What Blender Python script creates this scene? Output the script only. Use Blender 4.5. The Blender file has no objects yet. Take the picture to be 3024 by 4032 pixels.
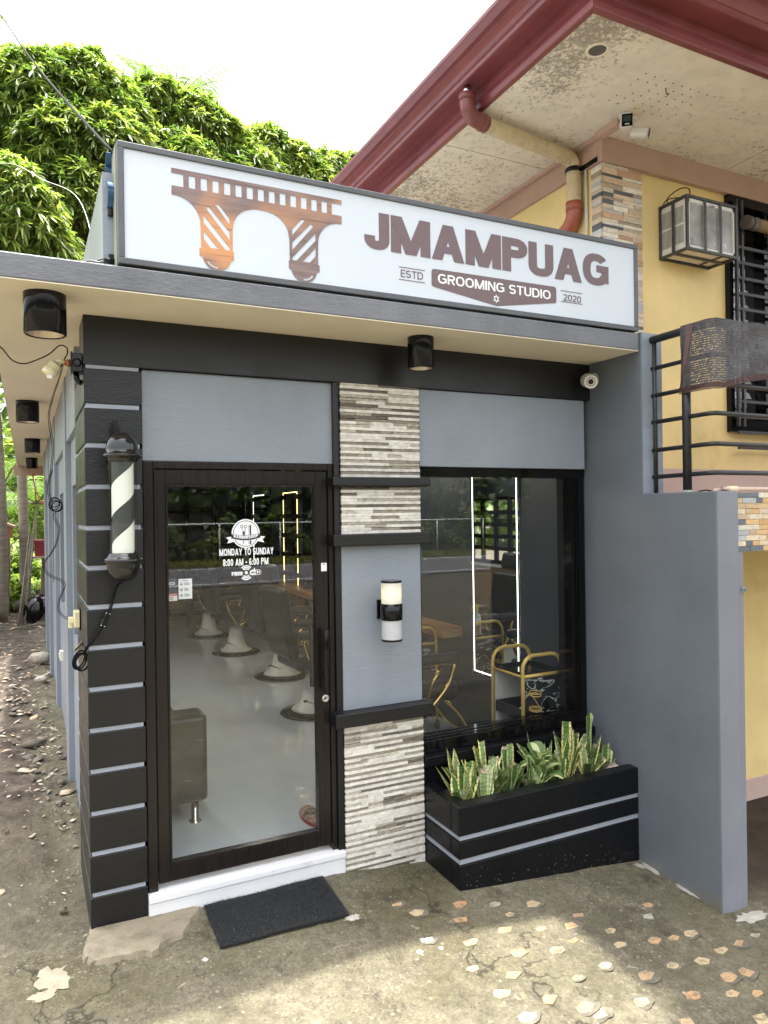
import bpy, math, random
import numpy as np
from mathutils import Vector, Matrix
RND = random.Random(7)
SC = bpy.context.scene
COL = SC.collection
OFF = {}
R = math.radians

# ------------------------------------------------------------------ materials
def lin(r, g, b):
    f = lambda c: c / 12.92 if c <= .04045 else ((c + .055) / 1.055) ** 2.4
    return (f(r / 255), f(g / 255), f(b / 255))

class NT:
    """small helper to wire a node tree"""
    def __init__(s, name):
        s.m = bpy.data.materials.new(name); s.m.use_nodes = True
        s.t = s.m.node_tree; s.t.nodes.clear()
        s.out = s.n('ShaderNodeOutputMaterial')
        s.tc = None
    def n(s, kind, **kw):
        nd = s.t.nodes.new(kind)
        for k, v in kw.items(): setattr(nd, k, v)
        return nd
    def l(s, a, b): s.t.links.new(a, b)
    def coord(s, scale=(1, 1, 1), rot=(0, 0, 0)):
        if s.tc is None: s.tc = s.n('ShaderNodeTexCoord')
        mp = s.n('ShaderNodeMapping'); mp.inputs['Scale'].default_value = scale; mp.inputs['Rotation'].default_value = rot
        s.l(s.tc.outputs['Object'], mp.inputs['Vector']); return mp.outputs[0]
    def noise(s, scale, detail=5, rough=.6, vec=None, dist=0):
        nd = s.n('ShaderNodeTexNoise'); nd.inputs['Scale'].default_value = scale
        nd.inputs['Detail'].default_value = detail; nd.inputs['Roughness'].default_value = rough; nd.inputs['Distortion'].default_value = dist
        s.l(vec if vec is not None else s.coord(), nd.inputs['Vector']); return nd.outputs['Fac']
    def ramp(s, fac, stops, interp='LINEAR'):
        nd = s.n('ShaderNodeValToRGB'); e = nd.color_ramp.elements; nd.color_ramp.interpolation = interp
        while len(e) < len(stops): e.new(.5)
        for i, (p, c) in enumerate(stops):
            e[i].position = p
            e[i].color = (c, c, c, 1) if not hasattr(c, '__len__') else (*c, 1)
        s.l(fac, nd.inputs[0]); return nd.outputs[0]
    def mix(s, fac, a, b, mode='MIX'):
        nd = s.n('ShaderNodeMix', data_type='RGBA', blend_type=mode)
        for k, v in (('Factor', fac), ('A', a), ('B', b)):
            i = [q for q in nd.inputs if q.name == k and (q.type == 'RGBA' if k != 'Factor' else q.type == 'VALUE')][0]
            if hasattr(v, 'is_linked') or hasattr(v, 'links'): s.l(v, i)
            elif hasattr(v, '__len__'): i.default_value = (*v, 1)
            else: i.default_value = v if k == 'Factor' else (v, v, v, 1)
        return [q for q in nd.outputs if q.type == 'RGBA'][0]
    def math(s, op, a, b=0.0):
        nd = s.n('ShaderNodeMath', operation=op)
        for i, v in enumerate((a, b)):
            if hasattr(v, 'links'): s.l(v, nd.inputs[i])
            else: nd.inputs[i].default_value = v
        return nd.outputs[0]
    def bump(s, h, strength=.2, dist=.01):
        nd = s.n('ShaderNodeBump'); nd.inputs['Strength'].default_value = strength; nd.inputs['Distance'].default_value = dist
        s.l(h, nd.inputs['Height']); return nd.outputs[0]
    def bsdf(s, col, rough=.5, metal=0, normal=None, coat=0, spec=.5, emit=None, estr=0, trans=0):
        nd = s.n('ShaderNodeBsdfPrincipled')
        def put(k, v):
            if hasattr(v, 'links'): s.l(v, nd.inputs[k])
            else: nd.inputs[k].default_value = (*v, 1) if hasattr(v, '__len__') else v
        put('Base Color', col); put('Roughness', rough); put('Metallic', metal)
        nd.inputs['Specular IOR Level'].default_value = spec; nd.inputs['Coat Weight'].default_value = coat
        nd.inputs['Coat Roughness'].default_value = .12
        if normal is not None: s.l(normal, nd.inputs['Normal'])
        if emit: put('Emission Color', emit); nd.inputs['Emission Strength'].default_value = estr
        s.l(nd.outputs[0], s.out.inputs[0]); return nd

def attr(t, name='Col'):
    nd = t.n('ShaderNodeAttribute'); nd.attribute_name = name; return nd.outputs['Color']

def pmat(name, col, rough=.5, metal=0, var=.12, vs=3., bump=0., bs=60., bdist=.004, coat=0, spec=.5, use_attr=False,
         stretch=(1, 1, 1), rvar=.0, dirt=None, dirt_at=(.62, .8), dirt_s=2.5):
    t = NT(name)
    v = t.coord(stretch)
    base = attr(t) if use_attr else col
    f = t.noise(vs, 6, .65, v)
    lo, hi = 1 - var, 1 + var
    c = t.mix(1.0, base, t.ramp(f, [(.3, lo), (.7, hi)]), 'MULTIPLY')
    if dirt:
        c = t.mix(t.ramp(t.noise(dirt_s, 8, .7, v), [(dirt_at[0], 0.), (dirt_at[1], 1.)]), c, dirt)
    nrm = t.bump(t.noise(bs, 4, .6, v), bump, bdist) if bump else None
    r = rough
    if rvar:
        r = t.ramp(t.noise(vs * 2.3, 5, .6), [(.3, max(0.02, rough - rvar)), (.7, min(1, rough + rvar))])
    t.bsdf(c, r, metal, nrm, coat, spec)
    return t.m

def emat(name, col, strength):
    t = NT(name); t.bsdf((.8, .8, .8), .4, emit=col, estr=strength); return t.m

# ------------------------------------------------------------------ mesh builder
class MB:
    def __init__(s): s.v = []; s.f = []; s.c = []; s.col = (1, 1, 1); s.sm = []; s.smooth = False
    def add(s, verts, faces):
        o = len(s.v); s.v.extend([tuple(p) for p in verts])
        for f in faces: s.f.append(tuple(i + o for i in f)); s.c.append(s.col); s.sm.append(s.smooth)
        return s
    def box(s, x0, x1, y0, y1, z0, z1, M=None):
        vs = [(x, y, z) for z in (z0, z1) for y in (y0, y1) for x in (x0, x1)]
        if M is not None: vs = [tuple(M @ Vector(p)) for p in vs]
        return s.add(vs, [(0, 2, 3, 1), (4, 5, 7, 6), (0, 1, 5, 4), (1, 3, 7, 5), (3, 2, 6, 7), (2, 0, 4, 6)])
    def quad(s, a, b, c, d): return s.add([a, b, c, d], [(0, 1, 2, 3)])
    def poly(s, pts): return s.add(pts, [tuple(range(len(pts)))])
    def prism(s, pts, d):
        """extrude polygon pts along vector d"""
        n = len(pts); q = [tuple(Vector(p) + Vector(d)) for p in pts]
        return s.add(list(pts) + q, [tuple(range(n)), tuple(range(2 * n - 1, n - 1, -1))] +
                     [(i, i + n, (i + 1) % n + n, (i + 1) % n) for i in range(n)])
    def tube(s, path, r, n=10, cap=True, closed=False):
        P = [Vector(p) for p in path]; m = len(P)
        rr = r if hasattr(r, '__len__') else [r] * m
        sm0 = s.smooth
        up = None; rings = []
        for i in range(m):
            if closed: d = (P[(i + 1) % m] - P[i - 1])
            else: d = P[min(i + 1, m - 1)] - P[max(i - 1, 0)]
            d.normalize()
            if up is None:
                up = Vector((0, 0, 1)) if abs(d.z) < .9 else Vector((1, 0, 0))
            a = d.cross(up); 
            if a.length < 1e-6: a = d.cross(Vector((.3, .7, .2)))
            a.normalize(); b = a.cross(d); b.normalize(); up = b
            rings.append([P[i] + (a * math.cos(2 * math.pi * k / n) + b * math.sin(2 * math.pi * k / n)) * rr[i] for k in range(n)])
        vs = [p for rg in rings for p in rg]; fs = []
        for i in range(m if closed else m - 1):
            j = (i + 1) % m
            for k in range(n):
                fs.append((i * n + k, j * n + k, j * n + (k + 1) % n, i * n + (k + 1) % n))
        s.smooth = True; o = len(s.v); s.add(vs, fs); s.smooth = sm0
        if cap and not closed:
            s.f.append(tuple(o + k for k in range(n))); s.f.append(tuple(o + (m - 1) * n + k for k in range(n - 1, -1, -1)))
            s.c += [s.col] * 2; s.sm += [False] * 2
        return s
    def lathe(s, prof, cx, cy, n=32, axis='z', cz=0, cap=True):
        """prof: list of (r, h)"""
        vs = []; sm0 = s.smooth
        for r, h in prof:
            for k in range(n):
                a = 2 * math.pi * k / n; u, w = r * math.cos(a), r * math.sin(a)
                vs.append((cx + u, cy + w, h) if axis == 'z' else ((cx + u, cy - h, cz + w) if axis == 'y' else (cx + h, cy + u, cz + w)))
        fs = [(i * n + k, i * n + (k + 1) % n, (i + 1) * n + (k + 1) % n, (i + 1) * n + k) for i in range(len(prof) - 1) for k in range(n)]
        s.smooth = True; o = len(s.v); s.add(vs, fs); s.smooth = sm0
        if cap:
            if prof[0][0] > 1e-5: s.f.append(tuple(o + k for k in range(n - 1, -1, -1))); s.c.append(s.col); s.sm.append(False)
            if prof[-1][0] > 1e-5: s.f.append(tuple(o + (len(prof) - 1) * n + k for k in range(n))); s.c.append(s.col); s.sm.append(False)
        return s

def smoothpath(pts, n=8):
    """Catmull-Rom through pts"""
    P = [Vector(p) for p in pts]; P = [P[0] * 2 - P[1]] + P + [P[-1] * 2 - P[-2]]; out = []
    for i in range(1, len(P) - 2):
        for k in range(n):
            t = k / n
            out.append(.5 * ((2 * P[i]) + (P[i + 1] - P[i - 1]) * t + (2 * P[i - 1] - 5 * P[i] + 4 * P[i + 1] - P[i + 2]) * t * t +
                             (3 * P[i] - P[i - 1] - 3 * P[i + 1] + P[i + 2]) * t ** 3))
    out.append(P[-2]); return out

def put(name, mb, mat, parent=None, bevel=0, seg=2, loc=None, sub=0):
    """one mesh object; coordinates in mb are world coordinates"""
    off = OFF[parent] if parent is not None else (loc or (0, 0, 0))
    me = bpy.data.meshes.new(name)
    vs = [(p[0] - off[0], p[1] - off[1], p[2] - off[2]) for p in mb.v]
    me.from_pydata(vs, [], mb.f)
    if any(mb.sm): me.polygons.foreach_set('use_smooth', mb.sm)
    if any(c != (1, 1, 1) for c in mb.c):
        ca = me.color_attributes.new('Col', 'FLOAT_COLOR', 'CORNER'); arr = []
        for f, c in zip(mb.f, mb.c): arr.extend(((*c, 1.0)) * len(f))
        ca.data.foreach_set('color', arr)
    me.validate(); me.update()
    if mat: me.materials.append(mat)
    o = bpy.data.objects.new(name, me); COL.objects.link(o)
    if parent is not None: o.parent = parent
    else: o.location = off
    OFF[o] = off
    if bevel:
        b = o.modifiers.new('Bevel', 'BEVEL'); b.width = bevel; b.segments = seg; b.limit_method = 'ANGLE'; b.angle_limit = R(40)
    return o

def npmesh(name, V, F, mat, parent=None, cols=None, smooth=False):
    """numpy mesh: V (n,3), F (m,k) same-size faces"""
    off = OFF[parent] if parent is not None else (0, 0, 0)
    V = np.asarray(V, np.float32) - np.asarray(off, np.float32); F = np.asarray(F, np.int32)
    me = bpy.data.meshes.new(name); k = F.shape[1]
    me.vertices.add(len(V)); me.vertices.foreach_set('co', V.ravel())
    me.loops.add(F.size); me.loops.foreach_set('vertex_index', F.ravel())
    me.polygons.add(len(F)); me.polygons.foreach_set('loop_start', np.arange(0, F.size, k, dtype=np.int32))
    if smooth: me.polygons.foreach_set('use_smooth', np.ones(len(F), bool))
    me.update(calc_edges=True)
    if cols is not None:
        ca = me.color_attributes.new('Col', 'FLOAT_COLOR', 'POINT')
        ca.data.foreach_set('color', np.c_[np.asarray(cols, np.float32), np.ones(len(V), np.float32)].ravel())
    if mat: me.materials.append(mat)
    o = bpy.data.objects.new(name, me); COL.objects.link(o)
    if parent is not None: o.parent = parent
    OFF[o] = off
    return o

def thing(name, label, cat, loc=(0, 0, 0), group=None):
    o = bpy.data.objects.new(name, None); COL.objects.link(o); o.location = loc; OFF[o] = loc
    o.empty_display_size = .1
    tag(o, label, cat, group); return o
def tag(o, label, cat, group=None):
    o['label'] = label; o['category'] = cat
    if group: o['group'] = group
    return o
def kind(o, k): o['kind'] = k; return o
def dup(root, loc, rot=0, label=None, group=None, scale=1):
    r = root.copy(); COL.objects.link(r); r.location = loc; r.rotation_euler = (0, 0, rot); r.scale = (scale,) * 3
    OFF[r] = loc
    if label: r['label'] = label
    if group: r['group'] = group
    for ch in list(root.children):
        c = ch.copy(); COL.objects.link(c); c.parent = r
        for gch in list(ch.children):
            d = gch.copy(); COL.objects.link(d); d.parent = c
    return r

# ------------------------------------------------------------------ lettering: own bold grotesque built from strokes
def arc(cx, cy, rx, ry, a0, a1, n=14, e=1.0):
    pts = []
    for i in range(n + 1):
        a = R(a0 + (a1 - a0) * i / n); c, s_ = math.cos(a), math.sin(a)
        pts.append((cx + rx * math.copysign(abs(c) ** e, c), cy + ry * math.copysign(abs(s_) ** e, s_)))
    return pts
def glyph(ch, t):
    """returns (width, [items]); item ('L', pts, closed) is a stroke of thickness t, ('P', pts) a polygon; cap height 1"""
    h = t / 2; tw = t * 1.08
    def st(x, y0=0, y1=1): return ('P', [(x, y0), (x + t, y0), (x + t, y1), (x, y1)])
    def br(y, x0, x1, k=.92): return ('P', [(x0, y), (x1, y), (x1, y + t * k), (x0, y + t * k)])
    def pa(x0, y0, x1, y1, w=tw): return ('P', [(x0, y0), (x0 + w, y0), (x1 + w, y1), (x1, y1)])
    E = .82
    if ch == ' ': return .3, []
    if ch == 'I': return t, [st(0)]
    if ch == 'J':
        w = .56; return w, [('L', [(w - h, 1), (w - h, .32)] + arc(w / 2, .30, w / 2 - h, .30 - h, 0, -180, 16, E)[1:] + [(h, .36)], False)]
    if ch == 'L': w = .54; return w, [st(0), br(0, t, w)]
    if ch == 'T': w = .66; return w, [st(w / 2 - h, 0, 1 - t * .92), br(1 - t * .92, 0, w)]
    if ch == 'E' or ch == 'F':
        w = .58; k = [st(0), br(1 - t * .92, t, w), br(.5 - h * .8, t, w * .94)]
        return w, k + ([br(0, t, w)] if ch == 'E' else [])
    if ch == 'H': w = .72; return w, [st(0), st(w - t), br(.5 - h, t, w - t)]
    if ch == 'M':
        w = .92; return w, [st(0), st(w - t), pa((w - tw) / 2, 0, 0, 1), pa((w - tw) / 2, 0, w - tw, 1)]
    if ch == 'N': w = .74; return w, [st(0), st(w - t), pa(w - tw, 0, 0, 1)]
    if ch == 'A':
        w = .8; m = (w - tw) / 2; y0, y1 = .2, .2 + t * .85
        xl = lambda y: m * y + tw; xr = lambda y: w - tw - m * y
        return w, [pa(0, 0, m, 1), pa(w - tw, 0, m, 1), ('P', [(xl(y0), y0), (xr(y0), y0), (xr(y1), y1), (xl(y1), y1)])]
    if ch == 'V': w = .76; m = (w - tw) / 2; return w, [pa(m, 0, 0, 1), pa(m, 0, w - tw, 1)]
    if ch == 'Y': w = .76; m = (w - tw) / 2; return w, [st(w / 2 - h, 0, .42), pa(m, .40, 0, 1), pa(m, .40, w - tw, 1)]
    if ch == 'W':
        w = 1.06; q = (w - tw) / 4; return w, [pa(q, 0, 0, 1, tw), pa(q, 0, 2 * q, 1), pa(3 * q, 0, 2 * q, 1), pa(3 * q, 0, 4 * q, 1)]
    if ch == 'K': w = .72; return w, [st(0), pa(t * .8, .42, w - tw, 1), pa(w - tw, 0, t * 1.4, .55)]
    if ch == 'U':
        w = .7; return w, [('L', [(h, 1), (h, .36)] + arc(w / 2, .34, w / 2 - h, .34 - h, 180, 360, 18, E)[1:] + [(w - h, 1)], False)]
    if ch in 'O0Q':
        w = .8 if ch == 'O' else .6; return w, [('L', arc(w / 2, .5, w / 2 - h, .5 - h, 0, 360, 36, E)[:-1], True)]
    if ch == 'C':
        w = .76; return w, [('L', arc(w / 2, .5, w / 2 - h, .5 - h, 42, 318, 28, E), False)]
    if ch == 'G':
        w = .8; return w, [('L', arc(w / 2, .5, w / 2 - h, .5 - h, 40, 330, 28, E), False), br(.42, w * .52, w - .01, .95), ('P', [(w - t * .98, .1), (w - .012, .1), (w - .012, .41), (w - t * .98, .41)])]
    if ch == 'D':
        w = .74; return w, [st(0), ('L', [(t * .9, 1 - h), (w * .45, 1 - h)] + arc(w * .45, .5, w * .55 - h, .5 - h, 90, -90, 18, E)[1:] + [(t * .9, h)], False)]
    if ch in 'PR':
        w = .68; b = .42; k = [st(0), ('L', [(t * .9, 1 - h), (w * .5, 1 - h)] + arc(w * .5, (1 - h + b + h) / 2, w * .5 - h, (1 - h - b - h) / 2, 90, -90, 14, E)[1:] + [(t * .9, b + h)], False)]
        return w, k + ([pa(w - tw, 0, w * .42, b)] if ch == 'R' else [])
    if ch == 'B':
        w = .68; k = [st(0)]
        for lo, hi, ww in ((.5 - h, 1, w * .94), (0, .5 + h, w)):
            k.append(('L', [(t * .9, hi - h), (ww * .52, hi - h)] + arc(ww * .52, (hi + lo) / 2, ww * .48 - h, (hi - lo) / 2 - h, 90, -90, 12, E)[1:] + [(t * .9, lo + h)], False))
        return w, k
    if ch == 'S':
        w = .66; rt = .25
        top = arc(w / 2, .75 - h / 2, w / 2 - h, .25 - h / 2, 25, 270, 18, E); bot = arc(w / 2, .25 + h / 2 - .0, w / 2 - h, .25 - h / 2, 90, -155, 18, E)
        return w, [('L', top + bot[1:], False)]
    if ch == '2':
        w = .58; return w, [('L', arc(w / 2, .7, w / 2 - h, .3 - h, 170, -30, 16, E) + [(h * 1.3, t * .9)], False), br(0, 0, w, 1.0)]
    if ch == '1': return .4, [st(.4 - t), pa(0, .72, .4 - tw, 1, tw)]
    if ch == '8':
        w = .58; return w, [('L', arc(w / 2, .755 - h / 2, w / 2 - h * 1.1, .245 - h / 2, 0, 360, 22, E)[:-1], True), ('L', arc(w / 2, .27, w / 2 - h, .27 - h, 0, 360, 24, E)[:-1], True)]
    if ch == '6':
        w = .58; return w, [('L', arc(w / 2, .31, w / 2 - h, .31 - h, 0, 360, 24, E)[:-1], True), ('L', [(h, .31)] + arc(w / 2, .62, w / 2 - h, .38 - h, 180, 35, 14, E), False)]
    if ch == ':': return t, [('P', [(0, 0), (t, 0), (t, t), (0, t)]), ('P', [(0, .5), (t, .5), (t, .5 + t), (0, .5 + t)])]
    if ch == '-': return .36, [br(.36, 0, .36)]
    if ch == '!': return t, [st(0, .3, 1), ('P', [(0, 0), (t, 0), (t, t), (0, t)])]
    return .5, [st(.1)]

def stroke(pts, w, closed):
    """ribbon polygon quads along 2-D points"""
    P = [Vector(p) for p in pts]; n = len(P); L = []; Rr = []
    for i in range(n):
        if closed: a, b = P[i] - P[i - 1], P[(i + 1) % n] - P[i]
        else:
            a = P[i] - P[i - 1] if i else P[1] - P[0]; b = P[i + 1] - P[i] if i < n - 1 else a
        if a.length < 1e-9: a = b
        if b.length < 1e-9: b = a
        a = a.normalized(); b = b.normalized(); m = a + b
        if m.length < 1e-6: m = a
        m.normalize(); nn = Vector((-m.y, m.x)); k = min(1 / max(.35, m.dot(a)), 2.0)
        L.append(P[i] + nn * w / 2 * k); Rr.append(P[i] - nn * w / 2 * k)
    return [(L[i], L[(i + 1) % n], Rr[(i + 1) % n], Rr[i]) for i in range(n if closed else n - 1)]

def word(mb, text, x0, x1, z0, z1, y, t=.2, gap=.1, mirror=False, lift=.0003, plane='xz', gapsp=None):
    """lay text in the box x0..x1, z0..z1 on the plane y (facing -y), or plane 'yz' facing -x at x=y"""
    gl = [(glyph(c, t), c) for c in text]; tot = sum(g[0][0] for g in gl) + gap * (len(gl) - 1)
    sx = (x1 - x0) / tot; sz = z1 - z0; cur = 0; lay = 0
    def P(u, v, k):
        if mirror: u = tot - u
        a = x0 + u * sx; b = z0 + v * sz
        return (a, y - k * lift, b) if plane == 'xz' else (y - k * lift, a, b)
    for (w, items), c in gl:
        for j, it in enumerate(items):
            k = 1 + (j % 4)
            qs = [it[1]] if it[0] == 'P' else stroke(it[1], t, it[2])
            for q in qs: mb.poly([P(cur + p[0], p[1], k) for p in q])
        cur += w + gap
    return mb

def fill2d(name, outer, holes, y, mat, parent, depth=.0006):
    """flat polygon with holes on plane y facing -y"""
    cu = bpy.data.curves.new(name, 'CURVE'); cu.dimensions = '2D'; cu.fill_mode = 'BOTH'; cu.extrude = depth
    for pts in [outer] + holes:
        sp = cu.splines.new('POLY'); sp.points.add(len(pts) - 1)
        for i, p in enumerate(pts): sp.points[i].co = (p[0], p[1], 0, 1)
        sp.use_cyclic_u = True
    o = bpy.data.objects.new(name + '_outline', cu); COL.objects.link(o)
    dg = bpy.context.evaluated_depsgraph_get(); me = bpy.data.meshes.new_from_object(o.evaluated_get(dg))
    bpy.data.objects.remove(o); bpy.data.curves.remove(cu)
    off = OFF[parent]
    for v in me.vertices:
        x, z, d = v.co; v.co = (x - off[0], y - d - off[1], z - off[2])
    me.materials.clear(); me.materials.append(mat); me.name = name
    ob = bpy.data.objects.new(name, me); COL.objects.link(ob); ob.parent = parent; OFF[ob] = off
    return ob
# ------------------------------------------------------------------ shared materials
def paint(name, col, rough=.45, var=.07, bump=.25, bs=35, dirt=None, spec=.5, dirt_at=(.66, .9), dirt_s=2.5, brush=.35, mud=None):
    """rolled wall paint: soft mottling, trowel and roller relief, faint vertical streaks"""
    t = NT(name); v = t.coord()
    a = t.noise(1.6, 6, .6, v); b = t.noise(9, 4, .6, t.coord((1, 1, .18)))
    c = t.mix(1., col, t.ramp(a, [(.3, 1 - var), (.7, 1 + var)]), 'MULTIPLY')
    c = t.mix(1., c, t.ramp(b, [(.3, 1 - var * .3), (.7, 1 + var * .3)]), 'MULTIPLY')
    if dirt: c = t.mix(t.ramp(t.noise(dirt_s, 9, .72, v), [(dirt_at[0], 0.), (dirt_at[1], .85)]), c, dirt)
    if mud is not None:      # splashed earth along the foot of the wall and a few pale scuffs
        sp = t.n('ShaderNodeSeparateXYZ'); t.l(t.tc.outputs['Object'], sp.inputs[0])
        hgt = t.math('ADD', sp.outputs['Z'], t.math('MULTIPLY', t.noise(7, 7, .7, v), -.30))
        c = t.mix(t.ramp(t.math('ADD', hgt, .5), [(.30, .85), (.46, 0.)]), c, (.16, .135, .10))
        c = t.mix(t.ramp(t.noise(6, 6, .7, t.coord((1, 1, .35), (R(35), 0, 0)), .6), [(.66, 0.), (.72, .5)]), c, tuple(min(1, a * 1.6) for a in col))
    h = t.math('ADD', t.math('MULTIPLY', t.noise(bs * .22, 3, .5, t.coord((1, 1, 2.2))), brush * 3), t.noise(bs, 3, .6, t.coord((1, 1, 3))))
    r = t.ramp(t.noise(4, 5, .6), [(.3, rough - .07), (.7, rough + .09)])
    t.bsdf(c, r, 0, t.bump(h, bump, .006), 0, spec)
    return t.m

M = {}
M['black'] = paint('black_gloss_paint', (.0055, .0055, .0065), .36, .2, .28, 42, spec=.5, dirt=(.03, .029, .028), dirt_at=(.7, .95), dirt_s=5)
M['blackside'] = paint('black_gloss_paint_side', (.045, .04, .034), .3, .2, .2, 30)
M['groove'] = paint('grey_joint_paint', (.33, .36, .42), .4, .15, .3, 60)
M['panel'] = paint('blue_grey_wall_paint', (.238, .270, .312), .40, .09, .38, 30, dirt=(.27, .30, .34), dirt_at=(.62, .95), dirt_s=1.9)
M['wing'] = paint('slate_wall_paint', (.126, .143, .165), .4, .12, .16, 34, dirt=(.175, .19, .21), dirt_at=(.64, .92), dirt_s=1.5, mud=-.13)
M['slab'] = paint('dark_grey_slab_paint', (.155, .162, .18), .5, .2, .4, 30, dirt=(.06, .062, .068), dirt_at=(.58, .8), dirt_s=1.2)
M['soffit'] = paint('cream_soffit_paint', (.78, .70, .54), .55, .05, .12, 25)
M['white'] = paint('white_gloss_paint', (.74, .75, .77), .35, .05, .15, 30, dirt=(.36, .33, .28), dirt_at=(.60, .82), dirt_s=6)
M['planter'] = paint('black_planter_paint', (.0055, .006, .0075), .3, .2, .3, 42, spec=.22, dirt=(.026, .025, .024), dirt_at=(.66, .95), dirt_s=6)
M['blackmetal'] = pmat('black_metal', (.004, .004, .005), .09, 0, .25, 8, spec=.32)
M['bronze'] = pmat('bronze_aluminium', (.016, .0125, .012), .22, .25, .25, 6, stretch=(6, 6, .25), spec=.4)
M['chrome'] = pmat('chrome', (.7, .7, .7), .12, 1, .08, 8)
M['steel'] = pmat('brushed_steel', (.55, .53, .5), .3, 1, .12, 10)
M['gold'] = pmat('gold_paint', (.62, .43, .12), .35, .3, .12, 9)
M['goldchrome'] = pmat('gold_chrome', (.75, .52, .18), .14, 1, .1, 9)
M['whiteplastic'] = pmat('white_plastic', (.72, .70, .64), .35, 0, .06, 9)
M['creamplastic'] = pmat('cream_plastic', (.72, .66, .42), .4, 0, .1, 9)
M['vinylwhite'] = pmat('white_vinyl', (.86, .87, .9), .4, 0, .02, 9)
M['vinylblack'] = pmat('black_vinyl', (.02, .02, .022), .4, 0, .02, 9)
M['leather'] = pmat('black_leather', (.007, .007, .008), .42, 0, .2, 12, bump=.15, bs=140, bdist=.002)
M['cable'] = pmat('black_cable', (.012, .012, .013), .85, 0, .2, 20, spec=.1)
M['soil'] = pmat('dark_soil', (.05, .04, .03), .95, 0, .5, 18, bump=.8, bs=60, bdist=.01)

def glass_mat(name, ior=1.62, tint=(.82, .87, .86), rough=0.0, film=0.0):
    t = NT(name)
    tr = t.n('ShaderNodeBsdfTransparent'); tr.inputs[0].default_value = (*tint, 1)
    gl = t.n('ShaderNodeBsdfGlossy'); gl.inputs['Roughness'].default_value = rough; gl.inputs[0].default_value = (1, 1, 1, 1)
    fr = t.n('ShaderNodeFresnel'); fr.inputs['IOR'].default_value = ior
    ge = t.n('ShaderNodeNewGeometry')
    inv = t.math('SUBTRACT', 1.0, ge.outputs['Backfacing']); f = t.math('MULTIPLY', t.math('ADD', fr.outputs[0], film), inv)
    mx = t.n('ShaderNodeMixShader'); t.l(f, mx.inputs[0]); t.l(tr.outputs[0], mx.inputs[1]); t.l(gl.outputs[0], mx.inputs[2])
    t.l(mx.outputs[0], t.out.inputs[0]); return t.m
M['glass'] = glass_mat('window_glass', 1.55, (.975, .985, .98), 0.0, .025)
M['clear'] = glass_mat('clear_acrylic', 1.45, (.93, .95, .93))
t_ = NT('mirror'); t_.bsdf((.78, .82, .82), .02, 1); M['mirror'] = t_.m

# ------------------------------------------------------------------ ground
def sst(a, b, x):
    t = min(max((x - a) / (b - a), 0), 1); return t * t * (3 - 2 * t)
def hn(x, y):   # cheap smooth value noise
    def h(i, j):
        n = (i * 374761393 + j * 668265263) & 0xffffffff; n = ((n ^ (n >> 13)) * 1274126177) & 0xffffffff
        return (n & 0xffff) / 65535
    i, j = math.floor(x), math.floor(y); u, v = x - i, y - j; u, v = u * u * (3 - 2 * u), v * v * (3 - 2 * v)
    return (h(i, j) * (1 - u) + h(i + 1, j) * u) * (1 - v) + (h(i, j + 1) * (1 - u) + h(i + 1, j + 1) * u) * v
def gz(x, y):
    k = sst(-14, -6, y)
    z = -.18 * k * min(max((x - 1.4) / 1.8, 0), 1.05) + .05 * max(min(0, y + .3), -5)
    z -= .27 * k * sst(3.35, 4.6, x)
    z += .15 * sst(.5, 1.4, y) * sst(6.5, 3.5, y) * sst(-1.4, .05, x) * sst(.6, .3, x)
    return z
def gzn(x, y):
    z = gz(x, y)
    if -3 < x < 7 and -6 < y < 12:
        z += .022 * (hn(x * 3.1, y * 3.1) - .5) * sst(-.25, -.6, y if x > .2 else -1) + .010 * (hn(x * 9, y * 9) - .5) * (1 if (y < -.15 or x < .2) else 0)
        if x < .2 and y > .2: z += .05 * (hn(x * 6, y * 6) - .5) + .03 * (hn(x * 17, y * 17) - .5)
    return z
def axis(lo, hi, step, far, grow=1.35):
    a = list(np.arange(lo, hi + 1e-6, step)); s, x = step, hi
    while x < far: s *= grow; x += s; a.append(x)
    s, x = step, lo; b = []
    while x > -far: s *= grow; x -= s; b.append(x)
    return b[::-1] + a
gx, gy = axis(-1.2, 4.6, .04, 170), axis(-2.6, 5.5, .045, 170)
GV = np.array([(x, y, gzn(x, y)) for y in gy for x in gx]); nx = len(gx)
GF = [(j * nx + i, j * nx + i + 1, (j + 1) * nx + i + 1, (j + 1) * nx + i) for j in range(len(gy) - 1) for i in range(nx - 1)]
t_ = NT('worn_concrete_ground'); v_ = t_.coord()
n1, n2, n3 = t_.noise(1.3, 8, .66, v_), t_.noise(4.2, 9, .7, v_, .4), t_.noise(22, 8, .72, v_)
big = t_.noise(.8, 4, .6, t_.coord((1, 1.6, 1)))
c_ = t_.mix(t_.ramp(n1, [(.36, 0.), (.62, 1.)]), (.078, .069, .046), (.138, .124, .083))
c_ = t_.mix(t_.ramp(n2, [(.50, 0.), (.68, .9)]), c_, (.165, .145, .105))
c_ = t_.mix(t_.ramp(big, [(.50, 0.), (.64, .55)]), c_, (.078, .069, .030))            # moss film
c_ = t_.mix(t_.ramp(t_.noise(3.1, 9, .75, t_.coord((1.3, .8, 1))), [(.55, 0.), (.65, .7)]), c_, (.034, .027, .019))
c_ = t_.mix(t_.ramp(t_.noise(7.5, 9, .7, v_, .8), [(.655, 0.), (.69, .9)]), c_, (.30, .27, .20))   # bare lime patches
c_ = t_.mix(1., c_, t_.ramp(n3, [(.3, .66), (.7, 1.34)]), 'MULTIPLY')
n4 = t_.noise(75, 5, .7, v_); c_ = t_.mix(1., c_, t_.ramp(n4, [(.32, .70), (.68, 1.32)]), 'MULTIPLY')
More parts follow.
